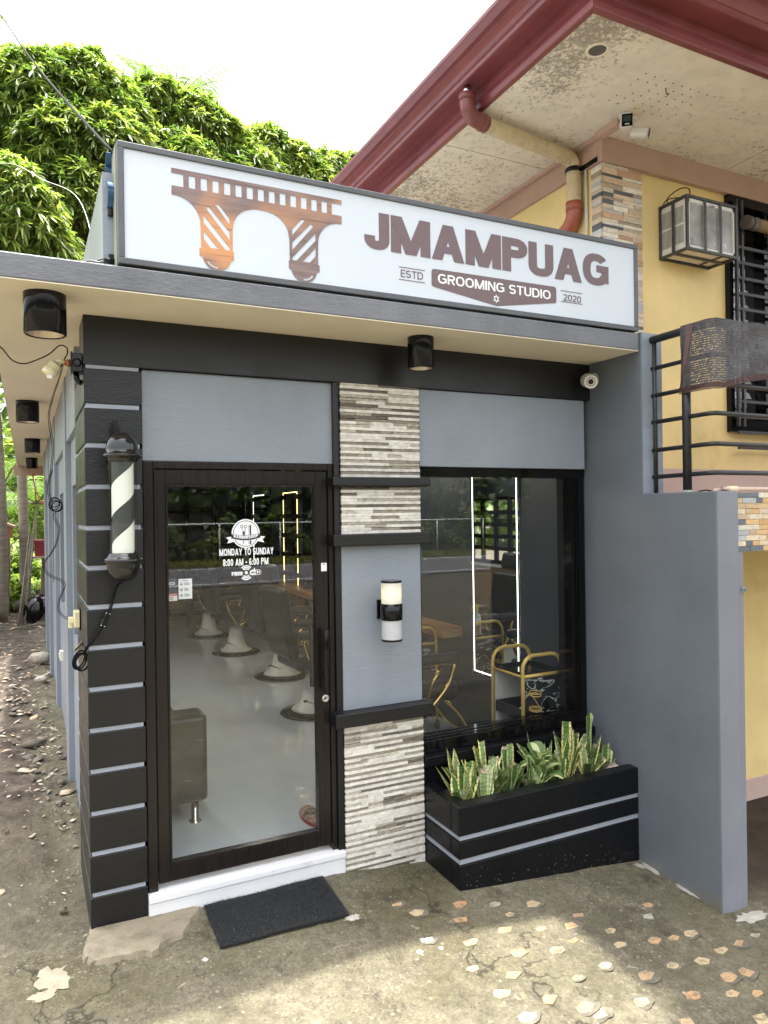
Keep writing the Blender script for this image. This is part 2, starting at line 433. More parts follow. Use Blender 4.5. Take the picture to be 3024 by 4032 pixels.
def voro(scale, feat='F1', vec=None):
    nd = t_.n('ShaderNodeTexVoronoi'); nd.feature = feat; nd.inputs['Scale'].default_value = scale; t_.l(vec if vec is not None else v_, nd.inputs['Vector']); return nd.outputs['Distance']
gm = t_.ramp(t_.noise(2.1, 5, .6, v_), [(.45, 0.), (.6, 1.)])
c_ = t_.mix(t_.math('MULTIPLY', t_.ramp(voro(48), [(.16, 1.), (.26, 0.)]), t_.math('MULTIPLY', gm, .75)), c_, (.24, .22, .17))      # pale grit
c_ = t_.mix(t_.math('MULTIPLY', t_.ramp(voro(17), [(.10, 1.), (.16, 0.)]), .55), c_, (.28, .255, .20))
c_ = t_.mix(t_.ramp(voro(33), [(.08, .8), (.16, 0.)]), c_, (.018, .015, .011))                                                   # pits
wv_ = t_.n('ShaderNodeVectorMath'); wv_.operation = 'ADD'; nz_ = t_.n('ShaderNodeTexNoise'); nz_.inputs['Scale'].default_value = 3.5; nz_.inputs['Detail'].default_value = 6
t_.l(v_, nz_.inputs['Vector']); sc_ = t_.n('ShaderNodeVectorMath'); sc_.operation = 'SCALE'; sc_.inputs['Scale'].default_value = .55; t_.l(nz_.outputs['Color'], sc_.inputs[0]); t_.l(v_, wv_.inputs[0]); t_.l(sc_.outputs[0], wv_.inputs[1])
crk = t_.math('MULTIPLY', t_.ramp(voro(.85, 'DISTANCE_TO_EDGE', wv_.outputs[0]), [(.0015, .75), (.006, 0.)]), t_.ramp(t_.noise(.7, 3, .5, v_), [(.53, 0.), (.58, 1.)]))
c_ = t_.mix(crk, c_, (.014, .011, .008))
sp_ = t_.n('ShaderNodeSeparateXYZ'); t_.l(t_.tc.outputs['Object'], sp_.inputs[0])
wob = t_.math('MULTIPLY', t_.math('SUBTRACT', t_.noise(2.5, 6, .7, v_), .5), .9)
# bare earth in the side alley, damp concrete of the driveway beside the house
ea = t_.math('MULTIPLY', t_.ramp(t_.math('ADD', sp_.outputs['X'], wob), [(.0, 1.), (.12, 0.)]), t_.ramp(t_.math('ADD', t_.math('MULTIPLY', sp_.outputs['Y'], .2), t_.math('MULTIPLY', wob, .3)), [(.04, 0.), (.3, 1.)]))
c_ = t_.mix(ea, c_, t_.mix(t_.ramp(t_.noise(6, 8, .75, v_), [(.4, 0.), (.62, 1.)]), (.028, .020, .015), (.115, .092, .068)))
dr = t_.ramp(t_.math('MULTIPLY', t_.math('ADD', sp_.outputs['X'], t_.math('MULTIPLY', wob, .2)), .1), [(.338, 0.), (.352, 1.)])
dr = t_.math('MULTIPLY', dr, t_.ramp(t_.math('MULTIPLY', t_.math('ADD', sp_.outputs['Y'], 5.), .1), [(.40, 0.), (.44, 1.)]))
c_ = t_.mix(dr, c_, t_.mix(t_.ramp(n2, [(.4, 0.), (.65, 1.)]), (.034, .025, .018), (.08, .06, .042)))
c_ = t_.mix(t_.ramp(t_.math('MULTIPLY', t_.math('ADD', t_.math('MULTIPLY', sp_.outputs['Y'], -1.), t_.math('MULTIPLY', wob, 2.)), .05), [(.20, 0.), (.27, 1.)]), c_, t_.mix(1., c_, (.5, .5, .5), 'MULTIPLY'))      # yard colour halved toward the road, to dim its reflection in the door glass
hb = t_.math('SUBTRACT', t_.math('ADD', t_.math('MULTIPLY', n3, .6), t_.math('ADD', n2, t_.math('MULTIPLY', n4, .35))), t_.math('MULTIPLY', crk, .4))
t_.bsdf(c_, t_.ramp(n2, [(.3, .65), (.7, .9)]), 0, t_.bump(hb, .8, .025), 0, .3)
M['ground'] = t_.m
ground = kind(npmesh('ground', GV, GF, M['ground'], smooth=True), 'structure')
ground['label'] = 'worn mossy concrete yard in front of the barbershop, earth in the side alley'

# broken tiles set into the concrete
SH = [(1.579, -.386), (1.627, -.483), (1.88, -.462), (1.797, -.598), (2.053, -.518), (2.069, -.62), (2.241, -.568), (1.751, -.764), (1.961, -.724), (2.143, -.764), (2.297, -.792), (2.467, -.872), (2.4, -.725), (2.755, -.835), (2.418, -.984), (2.22, -.896), (1.911, -.896), (2.094, -.935), (2.234, -1.084), (2.542, -1.175), (2.618, -.998), (2.726, -1.012), (2.842, -1.012), (3.012, -1.146), (2.872, -1.156), (2.699, -1.195), (1.656, -.924), (1.796, -1.019), (2.052, -1.115), (2.363, -1.19), (2.832, -1.314), (2.715, -1.318), (1.844, -1.186), (2.213, -1.31), (1.96, -1.26), (1.992, -1.308), (2.63, -1.408), (2.743, -1.437), (2.461, -1.353), (1.692, -1.245), (2.305, -1.459), (3.168, -1.115), (2.6, -1.563), (1.574, -.691), (2.829, -.756), (1.679, -1.094)]
rs = random.Random(3)
for k in range(34): SH.append((rs.uniform(1.0, 3.6), rs.uniform(-3.3, -1.5)))
M['tile'] = pmat('broken_tile', (.6, .45, .3), .4, 0, .12, 25, use_attr=True, bump=.1, bs=120, bdist=.002, dirt=(.11, .095, .065), dirt_at=(.48, .66), dirt_s=26)
M['mortar'] = pmat('mortar_halo', (.10, .09, .066), .9, 0, .4, 14, bump=.5, bs=70, bdist=.005)
TC = [(.37, .24, .13), (.39, .27, .15), (.38, .28, .17), (.36, .31, .22), (.33, .31, .25), (.38, .23, .12), (.38, .30, .18), (.32, .22, .13)]
for i, (x, y) in enumerate(SH):
    z = (gzn(x, y) + max(gzn(x + dx, y + dy) for dx in (-.03, 0, .03) for dy in (-.02, 0, .02))) / 2 + .0006; n = rs.choice((4, 4, 5, 5, 6)); a0 = rs.uniform(0, 6.3); r0 = rs.uniform(.023, .041)
    pts = []
    for k in range(n):
        a = a0 + 2 * math.pi * (k + rs.uniform(-.22, .22)) / n
        pts.append((x + r0 * 1.25 * math.cos(a), y + r0 * .8 * math.sin(a), z - .004))
    mb = MB(); c = rs.choice(TC); mb.col = c; mb.prism(pts, (0, 0, .0048))
    if rs.random() < .7:      # a printed dark joint line over the shard
        a = rs.uniform(-.4, .4); mb.col = tuple(q * .5 for q in c); d = Vector((math.cos(a), math.sin(a), 0)) * r0 * .6; w = Vector((-d.y, d.x, 0)).normalized() * .0012
        p = Vector((x, y, z + .0013)); mb.poly([p - d - w, p + d - w, p + d + w, p - d + w])
    put('tile_shard', mb, M['tile'], ground)
    if rs.random() < .4:
        hal = MB(); m = 14; hal.prism([(x + r0 * 1.75 * (1 + rs.uniform(-.18, .18)) * math.cos(2 * math.pi * k / m), y + r0 * 1.25 * (1 + rs.uniform(-.18, .18)) * math.sin(2 * math.pi * k / m), z - .006) for k in range(m)], (0, 0, .0063))
        put('mortar_patch', hal, M['mortar'], ground)
# splashes of white filler and a bare lime patch, raised films on the concrete
M['filler'] = pmat('white_filler', (.33, .32, .28), .8, 0, .2, 30, bump=.4, bs=60)
M['lime'] = pmat('bare_lime', (.30, .265, .19), .9, 0, .25, 18, bump=.5, bs=50)
def splash(x, y, r, mat, seed, k=1.0, n=22):
    q = random.Random(seed); mb = MB()
    ring = [(x + r * (1 + q.uniform(-.38, .38)) * math.cos(2 * math.pi * i / n), y + k * r * (1 + q.uniform(-.38, .38)) * math.sin(2 * math.pi * i / n)) for i in range(n)]
    c = (x, y, gzn(x, y) + .006); vs = [c] + [(a, b, gzn(a, b) + .003) for a, b in ring]
    mb.add(vs, [(0, i + 1, (i + 1) % n + 1) for i in range(n)]); mb.smooth = True
    put('filler_splash', mb, mat, ground)
splash(1.33, -.42, .035, M['filler'], 1, .7); splash(1.565, -.69, .03, M['filler'], 2, .6); splash(1.50, -.75, .014, M['filler'], 3)
splash(.075, -.28, .06, M['lime'], 4, 1.5); splash(.03, -.37, .045, M['lime'], 5, .6); splash(.65, -.42, .012, M['filler'], 6)
splash(3.30, -1.0, .09, M['filler'], 7, .5); splash(3.17, -.46, .04, M['filler'], 8, 1.6); splash(3.12, -.42, .03, M['filler'], 11); splash(3.17, -.7, .02, M['filler'], 9, 3.6); splash(1.60, -.76, .012, M['filler'], 10)
splash(.6, -.1, .03, M['filler'], 12, .4); splash(.5, -.07, .025, M['filler'], 13, .6)

# ------------------------------------------------------------------ the barbershop
shop = thing('barbershop', 'small dark grey barbershop with black banded corner column, glass door and stone tiled pillar', 'shop', (1.7, 0, 0))
# corner column with grey joints
GR = [.166, .35, .531, .72, .904, 1.089, 1.276, 1.459, 1.636, 1.816, 2.002, 2.189, 2.367, 2.545]
mb = MB(); z = -.05
for g in GR:
    mb.box(.236, .483, 0, .68, z, g - .0105); z = g + .0105
column = put('column', mb, M['black'], shop, bevel=.004)
mb = MB()
for g in GR: mb.box(.246, .473, .008, .67, g - .0115, g + .0115)
put('joint', mb, M['groove'], column)
mb = MB(); m = [(.217, -.05), (.20, -.19), (.222, -.25), (.331, -.253), (.449, -.287), (.587, -.218), (.672, -.098), (.722, -.03), (.5, .03), (.24, .05)]
m = [((a[0] * (1 - t) + b[0] * t) + RND.uniform(-.010, .010), (a[1] * (1 - t) + b[1] * t) + RND.uniform(-.012, .012)) for a, b in zip(m, m[1:] + m[:1]) for t in (0, .17, .33, .5, .67, .83)]
top = [(x, y, gz(x, y) + .014 + .012 * hn(x * 20, y * 20)) for x, y in m]; bot = [(x + (x - .45) * .10 + RND.uniform(-.01, .01), y - .025 + RND.uniform(-.01, .01), gz(x, y) - .05) for x, y in m]
n = len(m); mb.add(top + bot, [tuple(range(n - 1, -1, -1))] + [(i, i + n, (i + 1) % n + n, (i + 1) % n) for i in range(n)])
M['footing'] = pmat('rough_footing', (.205, .175, .125), .9, 0, .4, 9, bump=.6, bs=40, bdist=.01, dirt=(.12, .10, .07), dirt_at=(.55, .75), dirt_s=9)
put('footing', mb, M['footing'], shop, bevel=.004)
mb = MB().box(.236, 3.178, 0, .25, 2.552, 2.7745); put('beam', mb, M['black'], shop, bevel=.003)
mb = MB().box(.487, 1.468, .028, .2, 2.125, 2.55); put('wall_panel', mb, M['panel'], shop, bevel=.003)
mb = MB().box(1.955, 3.143, .018, .2, 2.121, 2.55); put('wall_panel', mb, M['panel'], shop, bevel=.003)
# step
mb = MB(); mb.box(.484, 1.472, -.012, .2, -.05, .07); mb.box(.484, 1.472, -.020, .2, .0725, .108)
put('doorstep', mb, M['white'], shop, bevel=.006)
# pillar: core, stone strips, panel, ledges
pil = put('pillar', MB().box(1.44, 1.953, .004, .3, -.2, 2.55), M['black'], shop)
t_ = NT('split_stone_strips'); v_ = t_.coord()
c_ = t_.mix(1., attr(t_), t_.ramp(t_.noise(38, 4, .6, t_.coord((1, 1, 1.6))), [(.3, .78), (.7, 1.2)]), 'MULTIPLY')
t_.bsdf(c_, .45, 0, t_.bump(t_.noise(160, 5, .7, t_.coord((1, 1, 2))), .5, .006), 0, .5); M['strip'] = t_.m
q = random.Random(11); mb = MB()
def strips(z0, z1, x0=1.474, x1=1.944):
    z = z0; row = 0
    while z < z1 - .004:
        h = min(.0155, z1 - z); x = x0; row += 1; prev = None
        while x < x1 - .001:
            w = q.choice((.09, .13, .17, .22, .28)); w = w if x + w < x1 - .05 else x1 - x
            k = q.random(); light = k < (.86 if row % 2 else .22)
            if light: kk = q.uniform(.86, 1.04); mb.col = tuple(c * kk for c in (.76, .725, .655)); d = .013
            elif k < .8: kk = q.uniform(.8, 1.25); mb.col = tuple(c * kk for c in (.29, .255, .20)); d = q.uniform(.005, .009)
            else: kk = q.uniform(.8, 1.1); mb.col = tuple(c * kk for c in (.50, .455, .37)); d = q.uniform(.006, .011)
            if not light and q.random() < .18: mb.col = (.15, .13, .10)
            if light: mb.box(x, x + w - .0006, -d, .0, z + .0004, z + h - .0004)
            else:      # split face: ragged front made of small facets
                n = max(2, int(w / .014)); fr = []
                for i in range(n + 1):
                    xx = x + (w - .0006) * i / n; fr.append([(xx, -d + q.uniform(-.004, .003), z + .0008), (xx, -d - q.uniform(0, .004), z + h * .5), (xx, -d + q.uniform(-.003, .004), z + h - .0008)])
                for i in range(n):
                    for j in range(2): mb.quad(fr[i][j], fr[i + 1][j], fr[i + 1][j + 1], fr[i][j + 1])
                    mb.quad((fr[i][2][0], 0, z + h - .0008), fr[i][2], fr[i + 1][2], (fr[i + 1][2][0], 0, z + h - .0008))
            x += w
        z += h
strips(-.06, .756); strips(1.757, 2.006); strips(2.056, 2.551)
put('stone_cladding', mb, M['strip'], pil)
put('plain_panel', MB().box(1.474, 1.944, -.003, .01, .832, 1.692), M['panel'], pil, bevel=.002)
for z0, z1, e in ((2.008, 2.054, 0), (1.694, 1.757, 0), (.757, .831, .0)):
    mb = MB().box(1.408, 1.985, -.062, .03, z0, z1); put('ledge', mb, M['black'], pil, bevel=.006)
# roof slab, soffit, parapet
slab = put('roof_slab', MB().box(-.14, 3.172, -.416, 10.7, 2.7795, 2.8775), M['slab'], shop, bevel=.006)
mb = MB().box(-.137, 3.169, -.413, 10.69, 2.7752, 2.7795); put('soffit', mb, M['soffit'], shop)
M['parapet'] = paint('weathered_parapet', (.20, .235, .20), .7, .2, .2, 30, dirt=(.12, .14, .10), dirt_at=(.5, .8))
mb = MB().box(.300, .43, -.265, 9, 2.878, 3.31); par = put('parapet', mb, M['parapet'], shop, bevel=.006)
put('parapet_end', MB().box(.300, .43, -.270, -.2655, 2.878, 3.31), M['panel'], par)
put('parapet', MB().box(.43, 3.17, .0, .1, 2.878, 3.2), M['parapet'], shop)
# side wall toward the alley: piers, spandrels, pilasters, windows with grilles
WIN = [(.80, 1.5), (2.25, 3.45), (4.3, 5.6), (6.3, 7.4)]
ys = [.68] + [a for w in WIN for a in w] + [8.2]; mb = MB(); il = MB(); ib = MB()
for a, b in zip(ys[::2], ys[1::2]): mb.box(.262, .38, a, b, -.1, 2.775)
for a, b in WIN: mb.box(.262, .38, a, b, -.1, 1.12); mb.box(.262, .38, a, b, 2.06, 2.775)
for a, b in ((1.62, 1.95), (3.7, 4.0), (5.75, 6.1), (7.6, 8.2)): mb.box(.228, .262, a, b, -.1, 2.775)
mb.box(.236, .262, .681, 8.2, 2.35, 2.775)
put('side_wall', mb, M['panel'], shop)
for a, b in zip(ys[::2], ys[1::2]): il.box(.38, .40, max(a, .2), b, 1.12, 2.77); ib.box(.38, .405, max(a, .2), b, .1, 1.12)
for a, b in WIN: il.box(.38, .40, a, b, 2.06, 2.77); ib.box(.38, .405, a, b, .1, 1.12)
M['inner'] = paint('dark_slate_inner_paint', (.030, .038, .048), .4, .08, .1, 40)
M['tan'] = pmat('tan_panelling', (.23, .135, .06), .45, 0, .25, 5, stretch=(1, 1, .4), bump=.1, bs=30)
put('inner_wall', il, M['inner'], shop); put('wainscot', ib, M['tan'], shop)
for a, b in WIN:
    fr = MB(); w = .05
    fr.box(.29, .36, a, a + w, 1.12, 2.06); fr.box(.29, .36, b - w, b, 1.12, 2.06); fr.box(.29, .36, a + w, b - w, 1.12, 1.17); fr.box(.29, .36, a + w, b - w, 2.01, 2.06)
    wf = put('side_window', fr, M['blackmetal'], shop)
    gr = MB(); k = 4 if b - a > .8 else 2
    for i in range(1, k): yy = a + (b - a) * i / k; gr.box(.305, .345, yy - .035, yy + .035, 1.17, 2.01)
    for i in range(1, 5): zz = 1.17 + .84 * i / 5; gr.box(.307, .343, a + w, b - w, zz - .03, zz + .03)
    put('grille', gr, M['blackmetal'], wf)
    put('window_sill', MB().box(.38, .44, a - .03, b + .03, 1.085, 1.118), M['white'], wf)
# lit ceiling battens of the shop, the pale lines that show above the mirrors
M['batten'] = emat('lit_batten', (1., .93, .8), 9.0)
for x, y in ((.62, 1.7), (.62, 3.9), (2.35, 2.4), (2.35, 4.2)): put('ceiling_batten', MB().box(x - .03, x + .03, y - .6, y + .6, 2.565, 2.598), M['batten'], shop)
# interior shell
M['floor'] = pmat('epoxy_floor', (.50, .545, .57), .09, 0, .05, 2.5, coat=.3, spec=.6)
put('shop_floor', MB().box(.38, 3.178, .2, 8.2, .02, .112), M['floor'], shop)
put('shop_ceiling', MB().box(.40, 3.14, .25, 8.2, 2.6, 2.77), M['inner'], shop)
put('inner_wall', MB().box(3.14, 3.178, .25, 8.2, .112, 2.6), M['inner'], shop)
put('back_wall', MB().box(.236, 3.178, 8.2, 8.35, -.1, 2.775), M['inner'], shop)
# tile faced pier inside on the left wall, and one against the back
M['darkstrip'] = pmat('dark_split_stone', (.1, .08, .06), .6, 0, .4, 30, use_attr=True, bump=.3, bs=90)
def pier(x0, x1, y0, y1, face):
    mb = MB(); z = .112
    while z < 2.59:
        h = .05; s0, s1 = (y0, y1) if face in 'xX' else (x0, x1); s_ = s0
        while s_ < s1 - .001:
            w = min(q.choice((.12, .2, .3)), s1 - s_); k = q.choice((.5, .8, 1, 1.4)); mb.col = (.095 * k, .072 * k, .055 * k); d = q.uniform(0, .012)
            if face == 'x': mb.box(x0, x1 + d, s_, s_ + w - .001, z, z + h - .001)
            else: mb.box(s_, s_ + w - .001, y0 - d, y1, z, z + h - .001)
            s_ += w
        z += h
    put('stone_pier', mb, M['darkstrip'], shop)
pier(.40, .45, 1.62, 2.1, 'x'); pier(.40, .45, 3.62, 4.1, 'x'); pier(1.69, 1.78, 7.9, 8.2, 'y')

# door frame and door
mb = MB(); mb.box(.487, .532, .02, .12, .108, 2.124); mb.box(1.412, 1.440, .02, .12, .108, 2.124); mb.box(.532, 1.412, .02, .12, 2.090, 2.124)
mb.box(1.4402, 1.473, .03, .2, .0, 2.55)
put('door_frame', mb, M['bronze'], shop, bevel=.003)
door = put('glass_door', MB().box(.536, .590, .03, .075, .135, 2.087).box(1.347, 1.409, .03, .075, .135, 2.087).box(.590, 1.347, .031, .074, 2.016, 2.087).box(.590, 1.347, .031, .074, .135, .208), M['bronze'], shop, bevel=.003)
mb = MB(); mb.box(.590, .599, .026, .07, .208, 2.016); mb.box(1.338, 1.347, .026, .07, .208, 2.016); mb.box(.599, 1.338, .026, .07, 2.006, 2.016); mb.box(.599, 1.338, .026, .07, .208, .224)
put('glazing_bead', mb, M['bronze'], door)
put('glass_pane', MB().box(.597, 1.340, .048, .054, .215, 2.010), M['glass'], door)
hx = 1.374; mb = MB(); mb.tube([(hx, -.022, .945), (hx, -.022, 1.268)], .017, 14)
for z in (1.03, 1.18): mb.tube([(hx, -.022, z), (hx + .008, .03, z)], .008, 8)
put('handle', mb, M['blackmetal'], door, bevel=.002)
mb = MB(); mb.tube([(1.352, .125, .95), (1.352, .125, 1.268)], .017, 14)
for z in (1.03, 1.18): mb.tube([(1.352, .125, z), (1.372, .072, z)], .008, 8)
put('handle', mb, M['blackmetal'], door, bevel=.002)
# lathe on axis y runs at y = -h, so the rosette sits proud of the stile at y = .03
lk = MB().lathe([(.021, -.031), (.021, -.026), (.0165, -.0225), (.008, -.0225), (.0075, -.025)], 1.386, 0, 24, 'y', .902)
lock = put('lock', lk, M['steel'], door)
put('keyhole', MB().box(1.3848, 1.3872, .0222, .024, .896, .908), M['blackmetal'], lock)
stk = put('sticker', MB().box(1.371, 1.402, .0285, .0297, 1.566, 1.609), M['vinylwhite'], door)
M['red'] = pmat('red_vinyl', (.5, .05, .04), .4)
put('red_band', MB().box(1.377, 1.396, .0280, .0286, 1.6005, 1.6045), M['red'], stk)
# white lettering on the glass
y = .0472; w_ = MB()
word(w_, 'MONDAY TO SUNDAY', .845, 1.121, 1.665, 1.699, y, .2, .09)
word(w_, '8:00 AM - 6:00 PM', .863, 1.093, 1.614, 1.648, y, .2, .1)
word(w_, 'FREE', .905, .960, 1.565, 1.583, y, .26, .1)
cx, cz = .979, 1.577
for a0 in (38, 218):
    for r in (.0185, .0265, .0345):
        for qd in stroke(arc(cx, cz, r * .95, r, a0 + 6, a0 + 98, 14), .0052, False): w_.poly([(p[0], y - .0004, p[1]) for p in qd])
w_.poly([(cx + .0075 * math.cos(k * .3142), y - .0004, cz + .008 * math.sin(k * .3142)) for k in range(20)])
def rrect(x0, x1, z0, z1, r, n=6):
    return [p for cx_, cz_, a in ((x1 - r, z1 - r, 0), (x0 + r, z1 - r, 90), (x0 + r, z0 + r, 180), (x1 - r, z0 + r, 270)) for p in arc(cx_, cz_, r, r, a, a + 90, n)]
w_.poly([(a, y - .0004, b) for a, b in rrect(.9965, 1.0555, 1.564, 1.589, .011)])
put('lettering', w_, M['vinylwhite'], door)
k_ = MB(); word(k_, 'WI', 1.002, 1.021, 1.5705, 1.5825, y - .001, .17, .1)
k_.poly([(a, y - .001, b) for a, b in rrect(1.0255, 1.0535, 1.5665, 1.5865, .008)])
put('wifi_badge', k_, M['vinylblack'], door)
k2 = MB(); word(k2, 'FI', 1.032, 1.048, 1.570, 1.583, y - .0024, .26, .16); put('wifi_badge', k2, M['vinylwhite'], door)
# round emblem: disc, inner ring, scissors, comb, ribbon
ex, ez = .979, 1.772; e = MB()
e.poly([(ex + .072 * math.cos(k * .1309), y - .0003, ez + .072 * math.sin(k * .1309)) for k in range(48)])
for sx in (-1, 1):
    e.poly([(ex + sx * a, y - .0004, ez + b) for a, b in ((.062, -.012), (.100, -.017), (.086, -.030), (.094, -.047), (.052, -.037))][::sx])
put('emblem', e, M['vinylwhite'], door)
b_ = MB(); rr = MB()
for qd in stroke(arc(ex, ez, .0635, .0635, 0, 360, 48)[:-1], .0028, True): b_.poly([(p[0], y - .0012, p[1]) for p in qd])
def arcband(z0, z1, x0, x1, bow, n=12):
    up = [(x0 + (x1 - x0) * i / n, z1 + bow * (2 * i / n - 1) ** 2) for i in range(n + 1)]; dn = [(x1 - (x1 - x0) * i / n, z0 + bow * (1 - 2 * i / n) ** 2) for i in range(n + 1)]
    return up + dn
b_.poly([(a, y - .0014, b) for a, b in arcband(-.035 + ez, -.009 + ez, ex - .074, ex + .074, .012)])
for sx in (-1, 1):     # scissors
    for qd in stroke(arc(ex - .0105 + sx * .0095, ez + .036, .0065, .0065, 0, 360, 16)[:-1], .0022, True): b_.poly([(p[0], y - .0013, p[1]) for p in qd])
    b_.poly([(ex - .0105 + sx * .0095, y - .0013, ez + .030), (ex - .0105 + sx * .007, y - .0013, ez + .029), (ex - .0125 + sx * .003, y - .0013, ez - .015), (ex - .0085 + sx * .003, y - .0013, ez - .015)])
b_.poly([(ex - .016, y - .0015, ez + .012), (ex - .008, y - .0015, ez + .012), (ex - .0105, y - .0015, ez - .05), (ex - .0135, y - .0015, ez - .05)])
b_.poly([(ex + .020, y - .0013, ez + .043), (ex + .027, y - .0013, ez + .041), (ex + .027, y - .0013, ez - .052), (ex + .020, y - .0013, ez - .054)])
for k in range(15): b_.box(ex + .0115, ex + .020, y - .00131, y - .0012, ez + .041 - k * .0066, ez + .0425 - k * .0066)
put('emblem_print', b_, M['vinylblack'], door)
rb = MB(); tmp = MB(); word(tmp, 'BARBERSHOP', ex - .062, ex + .062, 0, .0125, y - .0024, .24, .12)
rb.v = [(a, b, ez - .0255 + c + .012 * ((a - ex) / .074) ** 2) for a, b, c in tmp.v]; rb.f, rb.c, rb.sm = tmp.f, tmp.c, tmp.sm
for sg in (0, 1):
    zz = (-.0118, -.0345)[sg]
    pts = [(ex + (i / 12 - .5) * .142, ez + zz + .012 * ((i / 12 - .5) * .142 / .074) ** 2) for i in range(13)]
    for qd in stroke(pts, .0022, False): rb.poly([(p[0], y - .0022, p[1]) for p in qd])
put('emblem_ribbon', rb, M['vinylwhite'], door)

# shop window
mb = MB(); mb.box(1.953, 3.178, .06, .2, 2.066, 2.122); mb.box(3.066, 3.172, .06, .2, .512, 2.066); mb.box(1.953, 3.066, .05, .2, .512, .580); mb.box(1.953, 1.975, .06, .2, .58, 2.066)
win = put('shop_window', mb, M['blackmetal'], shop, bevel=.003)
mb = MB()
for x in (3.072, 3.092, 3.112): mb.box(x, x + .009, .052, .06, .585, 2.06)
for z in (.588, .604): mb.box(1.975, 3.06, .045, .06, z, z + .007)
put('sliding_track', mb, M['blackmetal'], win)
put('glass_pane', MB().box(1.975, 3.066, .098, .104, .580, 2.066), M['glass'], win)
put('window_sill', MB().box(1.953, 3.178, -.01, .2, .455, .511), M['planter'], win, bevel=.005)
put('base_wall', MB().box(1.953, 3.178, .03, .2, -.3, .454), M['planter'], shop)
# wing wall
wing = thing('wing_wall', 'stepped slate grey plastered wall standing out beside the planter', 'wall', (3.25, -.4, -.2))
mb = MB(); pts = [(-.916, -.5), (8.35, -.5), (8.35, 2.885), (-.424, 2.885), (-.424, 1.955), (-.916, 1.955)]
mb.prism([(3.1785, a, b) for a, b in pts], (.160, 0, 0))
put('wall_body', mb, M['wing'], wing, bevel=.006)
M['wingend'] = paint('wall_end_paint', (.205, .214, .246), .45, .1, .15, 40)
put('wall_end', MB().box(3.182, 3.338, -.9195, -.9165, -.5, 1.948).box(3.338, 3.372, -.9195, -.75, -.5, 1.632), M['wingend'], wing, bevel=.002)
put('wall_end', MB().box(3.182, 3.336, -.4275, -.4245, 1.957, 2.882), M['panel'], wing)
mb = MB(); mb.tube([(3.35, -.925, 1.44), (3.365, -.935, 1.45), (3.36, -.93, 1.435), (3.375, -.93, 1.437)], .007, 6); mb.box(3.345, 3.378, -.932, -.919, 1.428, 1.436)
put('wire_stub', mb, M['panel'], wing)
# planter box
pl = thing('planter_box', 'low black concrete planter with two grey grooves under the shop window', 'planter', (2.56, -.18, -.1))
x0, x1, y0, y1 = 1.948, 3.1775, -.36, .029
def ring(mb, z0, z1, d=0, t=.078):
    mb.box(x0 + d, x1, y0 + d, y0 + t, z0, z1); mb.box(x0 + d, x0 + t, y0 + t, y1, z0, z1)
mb = MB(); ring(mb, .212, .362); ring(mb, .094, .188); ring(mb, -.35, .066)
pb = put('planter_wall', mb, M['planter'], pl, bevel=.006)
mb = MB(); ring(mb, .187, .213, .010); ring(mb, .065, .095, .010); put('groove', mb, M['groove'], pb)
mb = MB(); q_ = random.Random(21)
for k in range(80):
    u = q_.random(); h_ = abs(q_.gauss(0, .045)); xx = x0 + .02 + u * (x1 - x0 - .03); zz = gz(xx, y0) + .004 + h_; r_ = q_.uniform(.0012, .0035)
    mb.box(xx, xx + r_ * q_.uniform(1, 2), y0 - .0007, y0 + .001, zz, zz + r_)
kind(put('dried_spatter', mb, M['footing'], pb), 'stuff')
put('soil', MB().box(x0 + .079, x1, y0 + .079, y1, .2, .285), M['soil'], pl)
# ------------------------------------------------------------------ lightbox sign
sign = thing('lightbox_sign', 'long white signboard with bridge shaped barber pole emblem and JMAMPUAG lettering on the roof edge', 'sign', (1.76, -.35, 2.9))
sx0, sx1, sz0, sz1, sf = .344, 3.172, 2.889, 3.386, -.416
M['signframe'] = pmat('sign_frame_metal', (.105, .11, .118), .45, .3, .15, 6, bump=.1, bs=40, dirt=(.2, .2, .18), dirt_at=(.68, .85))
mb = MB(); b = .026
mb.box(sx0, sx1, sf, -.28, sz1 - b, sz1); mb.box(sx0, sx1, sf, -.28, sz0, sz0 + b); mb.box(sx0, sx0 + b, sf, -.28, sz0 + b, sz1 - b); mb.box(sx1 - b, sx1, sf, -.28, sz0 + b, sz1 - b)
put('frame', mb, M['signframe'], sign, bevel=.003)
M['signface'] = pmat('sign_face', (.60, .655, .72), .35, 0, .03, 1.2)
put('face_panel', MB().box(sx0 + b, sx1 - b, sf + .008, -.285, sz0 + b, sz1 - b), M['signface'], sign)
M['signside'] = paint('weathered_sign_side', (.20, .22, .15), .6, .3, .2, 30)
put('side_sheet', MB().box(sx0 - .003, sx0 - .0005, sf + .03, -.245, sz0, sz1), M['signside'], sign)
t_ = NT('wood_print'); v_ = t_.coord((1, 1, 1), (0, R(38), 0))
wv = t_.noise(14, 5, .6, t_.coord((.35, 1, 3.5), (0, R(-42), 0)))
c_ = t_.mix(t_.ramp(wv, [(.35, 0.), (.65, 1.)]), (.165, .112, .104), (.25, .178, .162))
c_ = t_.mix(t_.ramp(t_.noise(2.6, 2, .4, t_.coord((1, 1, 1.3))), [(.53, 0.), (.68, .95)]), c_, (.62, .29, .115))
c_ = t_.mix(t_.ramp(t_.noise(30, 3, .5, t_.coord((.12, 1, 3.5), (0, R(-42), 0))), [(.58, 0.), (.66, .5)]), c_, (.11, .055, .045))
t_.bsdf(c_, .4); M['woodprint'] = t_.m
M['brownprint'] = pmat('brown_print', (.155, .105, .112), .4, 0, .08, 60)
yp = sf + .0066
